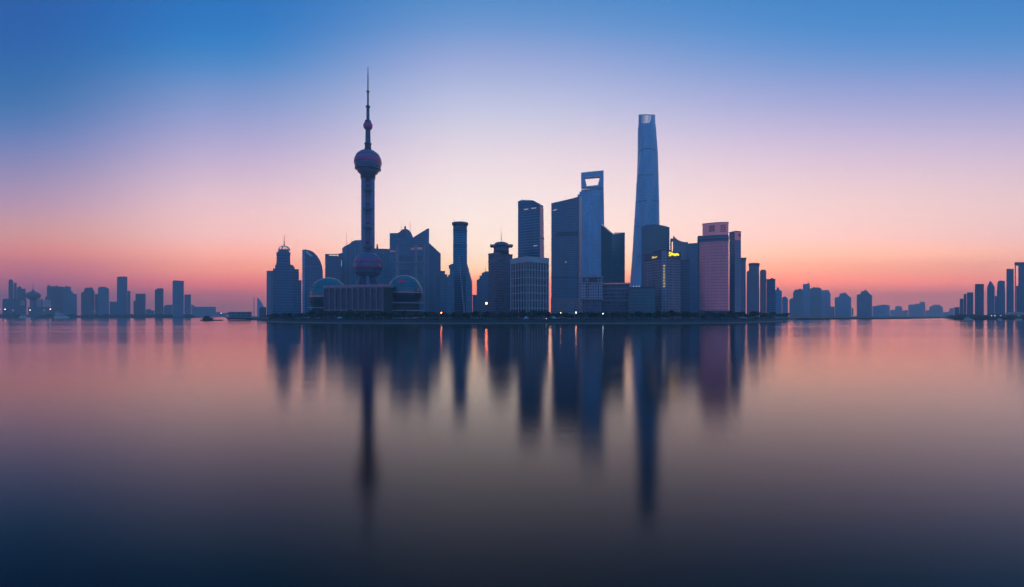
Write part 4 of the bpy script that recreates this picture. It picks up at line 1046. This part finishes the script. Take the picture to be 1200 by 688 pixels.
def signal_tower():
    Y = 1950; cx, cy = xy(38.8, Y); k = Y / F; Z = lambda p: zat(p, Y); P = (cx, cy)
    root = thing('mushroom_tower', 'stout tower with a wide overhanging disc and a thin spire on the far left bank', 'tower', (cx, cy, 2.5))
    MB().lathe(P, [(2.9 * k, 2.5), (2.7 * k, Z(350.4))], 20).build('shaft', 'stone_dark', root, True)
    MB().lathe(P, [(2.7 * k, Z(351)), (6.2 * k, Z(348.8)), (6.6 * k, Z(346)), (6.2 * k, Z(344)), (4.6 * k, Z(342.8)), (2.6 * k, Z(341.8))], 28).build('disc', 'stone_dark', root, True)
    MB().lathe(P, [(2.4 * k, Z(341.9)), (.5 * k, Z(340)), (.3 * k, Z(338)), (.12 * k, Z(332.5))], 10).build('spire', 'metal_dark', root)
    MB().lathe(P, [(6.7 * k, Z(347)), (6.75 * k, Z(347)), (6.75 * k, Z(345.8)), (6.7 * k, Z(345.8))], 28).build('window_ring', 'window_glass', root)
signal_tower()
r_, ref = far('pale_front_hall', 'low pale-walled hall right beside the mushroom-shaped tower', flat_top(41.4, 49.6, 350.6), YL - 40, 'res_warm', 30)
panel(r_, ref, 48.6, 350, 49.9, 366, -2, 3, 'dark_pillar', 'stone_dark')
r_, ref = far('pale_front_hall', 'low pale-walled hall before the far left apartment cluster, ending in a dark pillar', flat_top(50.2, 60, 351.4), YL - 40, 'res_warm', 30)
panel(r_, ref, 60, 350.6, 61.6, 366, -2, 3, 'dark_pillar', 'stone_dark')
far('low_quay_house', 'long low dark house along the quay below the mushroom-shaped tower', flat_top(33, 61.5, 360), YL - 90, 'stone_dark', 26)
for x0, x1, y, lab, hx in ((55, 64.6, 335.4, 'leftmost tower of the far left apartment cluster', 57), (64.0, 73.2, 335.8, 'second tower of the far left apartment cluster', 66.5), (72.8, 83.2, 336.2, 'broad third tower of the far left apartment cluster', 78)):
    far('apartment_tower', lab + ' with a small roof hut', [(x0, y + 1), (x0 + .6, y), (hx - 1.2, y), (hx - 1.2, y - 1.2), (hx + 1.2, y - 1.2), (hx + 1.2, y), (x1, y), (x1, y + 2)], YL + 100 + (x0 - 55) * 4, ['res_blue', 'stone_dark', 'res_grey'][int(x0) % 3], 34, FAR_L)
far('apartment_tower', 'fourth, lower tower of the far left apartment cluster, stepped on its right', [(82.8, 341.5), (85.4, 341.5), (85.4, 344.4), (90.2, 344.4)], YL + 90, 'res_blue', 34, FAR_L)
far('low_terrace_block', 'low hazy block filling the gap beneath the far left apartment cluster', [(52.5, 352), (53, 348), (55, 347.6)], YL + 130, 'res_blue', 30)
far('apartment_tower', 'shouldered apartment tower with two roof stubs on the far left bank', [(95, 343), (98.6, 341.6), (98.8, 338.4), (100.4, 337.2), (109, 337.2), (109.2, 340), (110.8, 341.2), (110.8, 345)], YL + 40, 'stone_dark', 36, FAR_L, ants=((104.4, 335.6, 337.5), (107.2, 335.8, 337.5)))
far('low_link_block', 'low block linking the two shouldered towers of the far left bank', flat_top(111.2, 115.6, 344.6), YL + 80, 'res_blue', 30)
far('apartment_tower', 'apartment tower with chamfered roof corners left of the tallest far left slab', [(114.8, 338), (116.6, 336.2), (123.5, 336.2), (127.8, 338.6)], YL + 30, 'res_blue', 36, FAR_L)
far('low_wide_block', 'wide low hazy block left of the tallest far left slab', flat_top(128.4, 137, 353.6), YL + 120, 'res_blue', 36)
r_, ref = far('slab_tower', 'tallest slab tower of the far left bank', [(137, 324.4), (145.6, 324), (149.2, 324.6)], YL, 'glass_blue', 40)
panel(r_, ref, 146.8, 326, 147.3, 366, -1, .9, 'rib', 'stone_dark')
far('annex_tower', 'low annex tower clinging to the right of the tallest far left slab', flat_top(149.4, 152.8, 341), YL + 10, 'glass_blue', 34)
r_, ref = far('square_tower', 'square flat-roofed tower right of the annex of the tallest far left slab', [(158.8, 344.8), (159.2, 344.2), (170.6, 344.2)], YL, 'stone_dark', 40)
panel(r_, ref, 156.4, 352.6, 158.75, 370.8, 2, 20, 'side_wing', 'stone_dark')
far('low_far_block', 'lowest block in the gap right of the square far left tower', [(171, 363), (173, 362.4), (177, 362.4), (177, 364), (181, 364)], YL + 160, 'res_blue', 30)
far('rounded_corner_tower', 'lone far left tower with a chamfered upper left corner', [(181.4, 340.4), (184, 338.2), (187, 337.8), (191.6, 338)], YL, 'stone_dark', 36)
far('long_low_block', 'long low block left of the second tallest slab of the far left bank', [(192, 359), (195, 357.4), (202, 357.2)], YL + 160, 'res_blue', 40)
r_, ref = far('slab_tower', 'second tallest slab of the far left bank, with a dark roof cap', [(202.2, 330), (203.4, 328.6), (215.4, 329.2)], YL, 'glass_blue', 40)
panel(r_, ref, 202.2, 330.2, 215.5, 331.2, -.8, .7, 'roof_cap', 'stone_dark')
far('annex_tower', 'shorter annex tower right of the second tallest far left slab', [(216, 346), (216.6, 345.2), (223.8, 345.2)], YL + 20, 'glass_blue', 36)
r_, ref = far('faded_long_block', 'very pale long building fading into haze right of the far left slabs', [(224.2, 357), (226, 357.4), (229, 359.6), (253, 359.6), (253, 361)], 2700, 'res_blue', 60)
far('faded_low_sheds', 'faint low sheds fading into haze behind the moored barge', [(253.2, 366), (258, 365.6), (258, 366.8), (266, 366.8)], 2900, 'res_blue', 60)
# -- pieces between the barge and the crowned tower
r_, ref = far('far_sail_building', 'small pale sail-shaped building far behind the ferry pier', [(301.4, 348.6), (303.4, 350.2), (306, 353.4), (308, 357), (309.6, 361)], 1700, 'glass_pale', 24)
panel(r_, ref, 297.2, 348.2, 298.0, 371, 4, 3, 'slim_chimney', 'stone_mauve')
far('low_bank_house', 'low dark house at the water left of the crowned tower', [(304, 362), (305.6, 360), (312, 360)], 1150, 'stone_dark', 24)

# -- beyond the bend
YR = 2100
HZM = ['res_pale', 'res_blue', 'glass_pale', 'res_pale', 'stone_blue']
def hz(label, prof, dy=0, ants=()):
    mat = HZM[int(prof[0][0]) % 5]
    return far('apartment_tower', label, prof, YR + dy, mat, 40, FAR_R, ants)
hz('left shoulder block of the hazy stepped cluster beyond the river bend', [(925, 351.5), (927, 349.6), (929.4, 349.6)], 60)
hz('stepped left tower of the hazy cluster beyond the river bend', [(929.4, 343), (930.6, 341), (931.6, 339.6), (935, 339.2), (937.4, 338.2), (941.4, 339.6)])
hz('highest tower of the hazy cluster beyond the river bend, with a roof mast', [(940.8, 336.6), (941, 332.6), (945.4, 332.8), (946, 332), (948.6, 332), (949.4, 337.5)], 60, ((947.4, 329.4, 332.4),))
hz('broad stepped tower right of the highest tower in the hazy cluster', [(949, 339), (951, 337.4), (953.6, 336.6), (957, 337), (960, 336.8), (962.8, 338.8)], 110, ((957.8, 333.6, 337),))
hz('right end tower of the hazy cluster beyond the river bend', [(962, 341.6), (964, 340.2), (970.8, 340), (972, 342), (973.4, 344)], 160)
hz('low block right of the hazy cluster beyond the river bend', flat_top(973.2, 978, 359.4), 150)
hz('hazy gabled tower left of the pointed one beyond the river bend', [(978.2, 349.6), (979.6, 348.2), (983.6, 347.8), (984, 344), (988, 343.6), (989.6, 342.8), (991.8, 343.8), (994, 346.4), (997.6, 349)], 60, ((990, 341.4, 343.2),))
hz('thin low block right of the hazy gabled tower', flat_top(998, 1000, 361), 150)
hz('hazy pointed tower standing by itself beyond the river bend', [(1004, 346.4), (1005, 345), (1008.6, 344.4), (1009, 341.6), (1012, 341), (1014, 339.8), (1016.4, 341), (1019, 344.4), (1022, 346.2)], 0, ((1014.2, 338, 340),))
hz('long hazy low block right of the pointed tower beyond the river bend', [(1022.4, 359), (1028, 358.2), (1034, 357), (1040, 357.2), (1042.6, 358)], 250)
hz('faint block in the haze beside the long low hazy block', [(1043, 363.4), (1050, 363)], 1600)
for prof, lab in (([(1049, 360), (1051, 358.6), (1056, 358.6), (1057.4, 361)], 'faintest small block at the middle of the far horizon'),
                  ([(1057.6, 364), (1064, 363.4)], 'faint lowest stretch of roofs on the far horizon'),
                  ([(1064.4, 358), (1066, 356.8), (1072, 356.8), (1073, 355.8), (1077.6, 356), (1078, 353.8), (1084, 353.8), (1084.4, 360)], 'faint stepped block highest on the far horizon'),
                  ([(1084.6, 364), (1089, 363.6)], 'faint short roof between two blocks on the far horizon'),
                  ([(1089, 360), (1092, 358), (1096, 357), (1101, 357.2), (1105, 360.4)], 'faint rounded block on the far horizon before the right bank'),
                  ([(1105.2, 366), (1112, 365.4), (1113, 361.4), (1118, 361)], 'faint low block running behind the right bank')):
    far('apartment_block', lab, prof, 3900, 'res_blue', 80, 'faint blocks on the far horizon')
# -- right bank
YE = 1150
def eb(name, label, prof, dy=0, mat='res_blue', ants=()): return far(name, label, prof, YE + dy, mat, 30, None, ants)
eb('low_bank_block', 'lowest block at the left end of the right bank', [(1118.4, 360), (1124.4, 360)], 120)
eb('stepped_block', 'short flat block starting the rising row on the right bank', [(1124.6, 351), (1125.4, 350), (1129, 350)], 80)
eb('chimney_block', 'narrow block with a small cap between two blocks of the right bank', [(1129.2, 348), (1129.6, 344.4), (1132.4, 344.4), (1132.6, 348)], 60)
r_, ref = eb('capped_block', 'low tower with a flat cap left of the broad dark tower on the right bank', [(1133, 345), (1133.4, 342.6), (1140.6, 342.6)], 40)
r_, ref = eb('broad_dark_tower', 'broad dark flat-topped tower on the right bank left of the pointed one', [(1142.4, 335), (1143, 332.8), (1153, 332.8)], 0, 'stone_dark')
panel(r_, ref, 1142.4, 332.9, 1153.2, 334, -.7, .6, 'roof_band', 'glass_deep')
r_, ref = eb('pointed_tower', 'slim tower with a pointed ogee roof on the right bank', [(1156.8, 337.5), (1157.4, 335.4), (1158.8, 331.8), (1160.6, 329), (1162.6, 331.2), (1164.8, 335.2), (1165.6, 337)], 0)
eb('low_gap_block', 'low block in the gap right of the pointed tower on the right bank', flat_top(1165.8, 1168, 347), 60)
eb('tapered_tower', 'tapering tower with a slightly stepped top on the right bank', [(1168, 350), (1168.8, 332), (1170, 329.2), (1173, 328.8), (1177.6, 329.4), (1178, 350)], 0)
r_, ref = eb('tall_grey_tower', 'tall plain tower second from the right end of the skyline', [(1179.4, 316), (1180, 315), (1188, 315.2)], -10, 'glass_blue')
panel(r_, ref, 1179.2, 315.2, 1188.2, 316.4, -.7, .6, 'roof_band', 'stone_dark')
def end_tower():
    Y = YE - 20
    root, ref = outline('overhung_roof_tower', 'tallest tower at the right end with an overhanging roof and a thin front post', 'tower', [(1193.2, 311), (1206, 311)], Y, 'glass_blue', 34)
    MB().slab([(1188.8, 310), (1188.8, 308.6), (1190, 307.2), (1207, 307.2), (1207, 310.9)], ref, 36, -1).build('overhanging_roof', 'stone_dark', root)
    panel(root, ref, 1189.2, 310.2, 1190.6, 372, 0, 3, 'post', 'stone_mauve')
    panel(root, ref, 1190.8, 335, 1193.1, 372, 2, 26, 'lower_wing', 'glass_blue')
end_tower()
far('waterside_hall', 'low waterside hall with a lit pale front at the right end of the bank', [(1177, 367.4), (1182, 366), (1192, 365.8), (1200, 366.4)], 1060, 'res_warm', 16)

# ================================================================== trees
def crown_mesh(seed, n, leaf):
    rng = random.Random(seed); V, Fc = [], []
    lobes = [(rng.uniform(-.55, .55), rng.uniform(-.55, .55), rng.uniform(-.35, .55), rng.uniform(.38, .62)) for _ in range(7)]
    for _ in range(n):
        lx, ly, lz, lr = rng.choice(lobes)
        v = Vector((rng.gauss(0, 1), rng.gauss(0, 1), rng.gauss(0, 1))).normalized() * lr * rng.uniform(.5, 1.05) ** .5
        c = Vector((lx + v.x, ly + v.y, lz + v.z * .85))
        a = Vector((rng.gauss(0, 1), rng.gauss(0, 1), rng.gauss(0, 1))).normalized(); b = a.orthogonal().normalized(); s = leaf * rng.uniform(.6, 1.4)
        o = len(V); V += [c + (a * s), c + b * s * .6, c - a * s, c - b * s * .6]; Fc.append((o, o + 1, o + 2, o + 3))
    return V, Fc
PROTO = []
for s in range(5):
    V, Fc = crown_mesh(s, 420, .16)
    me = bpy.data.meshes.new('crown'); me.from_pydata([tuple(v) for v in V], [], Fc); me.materials.append(M['leaf' if s % 2 else 'leaf_b'])
    tm = bmesh.new(); m = MB().tube((0, 0, 0), (.05, 0, .55), .05, .032, 7)
    for a in range(4): m.tube((.04, 0, .42), (.3 * math.cos(a * 1.6), .3 * math.sin(a * 1.6), .72), .022, .01, 5)
    vs = [tm.verts.new(v) for v in m.v]
    for f in m.f: tm.faces.new([vs[i] for i in f])
    mt = bpy.data.meshes.new('trunk'); tm.to_mesh(mt); tm.free(); mt.materials.append(M['bark'])
    PROTO.append((me, mt))
def tree(x, y, h, label, group, i, wide=1.0):
    me, mt = PROTO[i % 5]
    root = bpy.data.objects.new('bank_tree', None); COL.objects.link(root); root.location = (x, y, GZ); root.rotation_euler = (0, 0, i * 1.7)
    tag(root, label, 'tree', group)
    t = bpy.data.objects.new('trunk', mt); COL.objects.link(t); t.parent = root; t.scale = (h, h, h)
    c = bpy.data.objects.new('crown', me); COL.objects.link(c); c.parent = root
    c.scale = (h * .40 * wide, h * .40 * wide, h * .36); c.location = (0, 0, h * .62)
def bank_y(px):
    for (a, ya), (b, yb) in zip(edge, edge[1:]):
        if a <= px <= b: return ya + (yb - ya) * (px - a) / (b - a)
    return edge[-1][1]
SPANS = [(313, 354, 9, 'beneath the crowned tower'), (354, 392, 11, 'before the left glass dome'), (392, 450, 12, 'before the arcaded hall'), (450, 500, 11, 'before the emblem dome'),
         (500, 556, 10, 'below the bottle-shaped tower'), (556, 600, 10.5, 'below the brimmed dark tower'), (600, 645, 12, 'below the white grid block'), (645, 682, 9.5, 'below the broad slab tower'),
         (682, 736, 10, 'before the portal and banded halls'), (736, 798, 11, 'before the hotel and the plain low block'), (798, 856, 11, 'below the curved rose-fronted tower'), (856, 924, 11, 'below the row of towers stepping down')]
ti = 0; rng = random.Random(21)
for x0, x1, h, where in SPANS:
    n = max(5, int((x1 - x0) / 3.6))
    for j in range(n):
        px = x0 + (x1 - x0) * (j + .5) / n + rng.uniform(-1.2, 1.2); Y = bank_y(px) + 9 + rng.choice((0, 6, 14)) + rng.uniform(-2, 2)
        x, y = xy(px, Y); hh = h * rng.uniform(.72, 1.12)
        tree(x, y, hh, 'dark leafy tree in the riverbank row ' + where, 'trees ' + where, ti, rng.uniform(.95, 1.3)); ti += 1
# distant shore planting that reads as one dark line
def shore_trees(name, pts, h, n, seed):
    rng = random.Random(seed); V, Fc = [], []
    for _ in range(n):
        s = rng.random() * (len(pts) - 1); i = int(s); p = pts[i] + (pts[i + 1] - pts[i]) * (s - i)
        c = Vector((p.x + rng.uniform(-6, 6), p.y + rng.uniform(0, 18), GZ + rng.uniform(.2, h) * (1 + .5 * math.sin(s * 37 + seed) * math.sin(s * 11))))
        a = Vector((rng.gauss(0, 1), rng.gauss(0, 1), rng.gauss(0, 1))).normalized(); b = a.orthogonal().normalized(); q = rng.uniform(1.0, 2.4)
        o = len(V); V += [c + a * q, c + b * q, c - a * q, c - b * q]; Fc.append((o, o + 1, o + 2, o + 3))
    me = bpy.data.meshes.new(name); me.from_pydata([tuple(v) for v in V], [], Fc); me.materials.append(M['leaf'])
    o = bpy.data.objects.new(name, me); COL.objects.link(o); tag(o, 'continuous dark planting along the far shore', 'trees', kind='stuff')
P_ = lambda *l: [Vector(xy(a, b)) for a, b in l]
shore_trees('shore_trees', P_((-20, 1865), (60, 1915), (160, 1965), (225, 2015)), 9, 6500, 1)
shore_trees('shore_trees', P_((1119, 1080), (1200, 1000), (1300, 960)), 6, 3500, 3)
# low shrubs packed along the promenade under the near trees
def shrub_belt():
    rng = random.Random(9); V, Fc = [], []; pts = near[1:-2]
    segs = [(pts[i + 1] - pts[i]).length for i in range(len(pts) - 1)]; tot = sum(segs)
    for _ in range(15000):
        s = rng.random() * tot; i = 0
        while s > segs[i]: s -= segs[i]; i += 1
        t = (pts[i + 1] - pts[i]).normalized(); nn = Vector((-t.y, t.x)); p = pts[i] + t * s + nn * rng.uniform(2.2, 6.5)
        hh = 2.1 + .8 * math.sin(p.x * .35) + .7 * math.sin(p.x * .13 + 2)
        c = Vector((p.x, p.y, GZ + rng.uniform(.1, hh)))
        a = Vector((rng.gauss(0, 1), rng.gauss(0, 1), rng.gauss(0, 1))).normalized(); b2 = a.orthogonal().normalized(); q = rng.uniform(.3, .75)
        o = len(V); V.extend([c + a * q, c + b2 * q, c - a * q, c - b2 * q]); Fc.append((o, o + 1, o + 2, o + 3))
    me = bpy.data.meshes.new('shrub_belt'); me.from_pydata([tuple(v) for v in V], [], Fc); me.materials.append(M['leaf'])
    o = bpy.data.objects.new('shrub_belt', me); COL.objects.link(o); tag(o, 'dark continuous shrub planting along the promenade edge', 'shrubs', kind='stuff')
shrub_belt()
# small pier trees left of the crowned tower
for px, Y, h, lab in ((269.5, 1010, 13, 'leftmost dark tree above the ferry pier'), (273.5, 1010, 12, 'second dark tree above the ferry pier'), (286, 1000, 10, 'dark tree above the right half of the ferry pier'), (290.5, 990, 12, 'rightmost dark tree above the ferry pier')):
    x, y = xy(px, Y); tree(x, y, h, lab, None, ti, 1.3); ti += 1

# ================================================================== lamps
def lamp(px, py, Y, r, mat, label, group=None, name='street_lamp', base=GZ):
    x, y = xy(px, Y); z = zat(py, Y); root = thing(name, label, 'lamp', (x, y, base), group)
    MB().tube((x, y, base), (x, y, z - r * .7), .16, .1, 8).build('pole', 'metal_dark', root)
    MB().ball((x, y, z), r, -85, 85, 14, 8).build('lamp_globe', mat, root, True)
    MB().lathe((x, y), [(r * 1.05, z + r * .75), (r * .5, z + r * 1.15)], 14).build('lamp_cap', 'metal_dark', root)
lamp(570, 355.4, 545, 1.15, 'lamp_orange', 'brightest orange lamp, high on a mast left of the brimmed dark tower')
lamp(517.2, 366.6, 540, .6, 'lamp_orange', 'orange lamp below the gap left of the bottle-shaped tower')
lamp(675, 366.3, 537, .6, 'lamp_warm', 'warm lamp below the broad slab tower, right one of two')
lamp(657, 366.8, 540, .42, 'lamp_warm', 'small warm lamp below the broad slab tower, left one of two')
lamp(706.6, 367.6, 531, .45, 'lamp_white', 'single white lamp at the quay below the green glass tower')
lamp(640.2, 373.3, 530, .35, 'lamp_white', 'dim white lamp at the quay below the white grid block')
lamp(322.2, 373.8, 675, .5, 'lamp_red', 'red beacon at the water below the crowned tower', None, 'beacon')
LG = 'white lamps along the far left bank'
for px, py, r, lab in ((.6, 362.6, 1.1, 'white lamp at the very left edge of the bank'), (6, 362.4, 1.9, 'bright white lamp under the broad podium, first from its left end'), (15.2, 363.8, 1.3, 'white lamp under the middle of the broad podium'), (29.8, 363.4, 1.0, 'faint white lamp at the right end of the broad podium'),
                       (35.2, 363.4, 1.6, 'white lamp at the foot of the mushroom-shaped tower'), (52, 363.8, 1.2, 'white lamp before the low quay house'), (59, 362.4, 1.8, 'bright white lamp at the right end of the low quay house'),
                       (108, 365, 1.0, 'left one of the paired small lamps below the shouldered far tower'), (111.6, 365, 1.1, 'right one of the paired small lamps below the shouldered far tower')):
    lamp(px, py, 1830 if px < 62 else 1900, r * .72, 'lamp_far' if r > 1.5 else 'lamp_dim', lab, LG, 'street_lamp', -.5 if px < 62 else GZ)
RG = 'lamps along the right bank'
for px, py, r, lab in ((1162, 370, .8, 'left one of two white lamps below the pointed right-bank tower'), (1166, 370, .8, 'right one of two white lamps below the pointed right-bank tower'), (1173, 369.8, .6, 'small lamp below the tapering right-bank tower'),
                       (1196, 370.6, .7, 'white lamp before the lit waterside hall'), (1193, 370.2, .6, 'small lamp left of the white lamp before the waterside hall')):
    lamp(px, py, 1010, r, 'lamp_dim', lab, RG)
lamp(259, 367.2, 2500, 1.2, 'lamp_far', 'tiny warm lamp in the haze beyond the moored barge')
lamp(998.8, 370.4, 1190, .6, 'lamp_dim', 'faint lamp on the far shore between the gabled and the pointed hazy towers')

# ================================================================== boats and small waterside things
def boat(px0, px1, Y, hull_h, cabins, mat, label, name='boat', mast=None, hull=None):
    P, d, r = facing((px0 + px1) / 2, Y); a, b = on_plane(px0, (P, d, r)), on_plane(px1, (P, d, r)); L = (b - a).length; wd = max(3.0, L * .14)
    root = thing(name, label, 'boat', (P.x, P.y, 0))
    def pl(f0, f1, w, bow=0): 
        p, q = a + (b - a) * f0, a + (b - a) * f1
        m = q + (b - a) * bow
        return [p - d * w / 2, q - d * w / 2, m, q + d * w / 2, p + d * w / 2] if bow else [p - d * w / 2, q - d * w / 2, q + d * w / 2, p + d * w / 2]
    MB().prism(pl(.03, .86, wd * .8, .10), -.4, hull_h, pl(0, .86, wd, .14)).build('hull', hull or mat, root)
    z = hull_h
    for f0, f1, h in cabins:
        MB().prism(pl(f0, f1, wd * .75), z + .01, z + h).build('deck_house', mat, root)
        MB().prism(pl(f0 + .01, f1 - .01, wd * .75 + .12), z + h * .4, z + h * .75).build('window_band', 'boat_window', root)
        MB().prism(pl(f0 - .01, f1 + .01, wd * .85), z + h + .01, z + h + .25).build('deck', mat, root)
        z += h + .26
    if mast: 
        p = a + (b - a) * mast[0]; MB().tube((p.x, p.y, z - .1), (p.x, p.y, z + mast[1]), .15, .08).build('mast', 'metal_dark', root)
boat(234, 262, 820, 1.6, ((.12, .55, 3.2), (.18, .42, 2.8)), 'boat_dark', 'long dark barge with a deck house, lying alone on the water at the left', 'barge', (.3, 4))
boat(22, 35, 1800, 4, ((.1, .8, 4), (.2, .6, 4)), 'boat_white', 'pale passenger boat moored left of the mushroom-shaped tower', 'passenger_boat', (.3, 6))
boat(63, 82, 1780, 5, ((.05, .8, 6), (.08, .6, 6), (.1, .35, 6)), 'boat_white', 'large pale river ship with stepped decks below the far left apartment cluster', 'river_ship', (.2, 9))
boat(921, 926, 640, .7, ((.2, .6, 1.1),), 'boat_white', 'small white launch just right of the near bank, left one of two', 'launch')
boat(930, 938, 660, .6, ((.25, .7, .9),), 'boat_white', 'longer white launch just right of the near bank, right one of two', 'launch')
boat(1129, 1141, 960, 1.2, ((.1, .8, 2.2), (.2, .6, 1.8)), 'boat_white', 'pale ferry at the left end of the right bank', 'ferry', (.3, 2))
boat(1168, 1175, 930, 1.0, ((.15, .8, 1.8),), 'boat_white', 'short pale ferry below the tapering right-bank tower', 'ferry')
boat(1189, 1199, 920, 1.1, ((.1, .85, 1.8),), 'boat_white', 'pale ferry before the lit waterside hall at the right end', 'ferry')
def pier():
    Y = 960; P, d, r = facing(282, Y); root = thing('ferry_pier', 'two-storey ferry pier with pale deck bands left of the crowned tower', 'pier', (P.x, P.y, 0)); ref = (P, d, r)
    MB().slab([(266, 374.6), (266, 373.4), (297, 373.4), (297, 374.6)], ref, 22).build('pontoon', 'concrete_dark', root)
    MB().slab([(268, 373.35), (268, 365.4), (295, 365.4), (295, 373.35)], ref, 14, 4).build('terminal_hall', 'stone_dark', root)
    for y in (372.0, 369.2, 366.2): MB().slab([(267, y), (267, y - .8), (296, y - .8), (296, y)], ref, 18, 2).build('deck_band', 'white_frame', root)
    for x in (270, 276, 282, 288, 294): MB().slab([(x, 371.1), (x, 366.3), (x + .6, 366.3), (x + .6, 371.1)], ref, 1, 2.3).build('post', 'white_frame', root)
    for y0 in (375.2,): 
        for x in (268, 281, 295): 
            p = on_plane(x, ref); MB().tube((p.x, p.y, -.5), (p.x, p.y, 2.2), .5).build('pile', 'concrete_dark', root)
pier()
def tent(px, label, w=5.5):
    x, y = xy(px, bank_y(px) + 6); root = thing('canopy_tent', label, 'tent', (x, y, GZ), 'pale tents on the promenade')
    h = w / 2
    for sx in (-1, 1):
        for sy in (-1, 1): MB().tube((x + sx * h * .9, y + sy * h * .9, GZ), (x + sx * h * .9, y + sy * h * .9, GZ + 2.6), .1, .1, 6).build('post', 'metal_pale', root)
    MB().add([(x - h, y - h, GZ + 2.5), (x + h, y - h, GZ + 2.5), (x + h, y + h, GZ + 2.5), (x - h, y + h, GZ + 2.5), (x, y, GZ + 5.4)], [(0, 1, 4), (1, 2, 4), (2, 3, 4), (3, 0, 4), (3, 2, 1, 0)]).build('canopy', 'canvas', root)
tent(616.5, 'pale peaked tent on the promenade under the corner of the white grid block'); tent(649, 'pale peaked tent on the promenade below the gap left of the broad slab tower')
def kiosk(px, label, w, mat, name='kiosk'):
    x, y = xy(px, bank_y(px) + 5); root = thing(name, label, 'kiosk', (x, y, GZ))
    h = w / 2; q = [Vector((x - h, y - 2)), Vector((x + h, y - 2)), Vector((x + h, y + 2)), Vector((x - h, y + 2))]
    MB().prism(grow(q, -.4), GZ, GZ + 2.4).build('body', 'concrete_dark', root)
    MB().add([(p.x, p.y, GZ + 2.41) for p in q] + [(x - h * .5, y, GZ + 4), (x + h * .5, y, GZ + 4)], [(0, 1, 5, 4), (1, 2, 5), (2, 3, 4, 5), (3, 0, 4), (3, 2, 1, 0)]).build('roof', mat, root)
    MB().prism([Vector((x - h * .7, y - 1.75)), Vector((x + h * .7, y - 1.75)), Vector((x + h * .7, y - 1.62)), Vector((x - h * .7, y - 1.62))], GZ + .9, GZ + 2.1).build('counter_window', 'boat_window', root)
kiosk(487.3, 'low kiosk with a dull pink roof on the promenade below the emblem dome', 9, 'canvas_pink')
kiosk(398, 'small pale kiosk on the promenade before the left end of the arcaded hall', 6, 'canvas')
kiosk(870, 'low rose-roofed pavilion on the bank below the corner-on tower', 9, 'podium_cornice', 'pavilion')
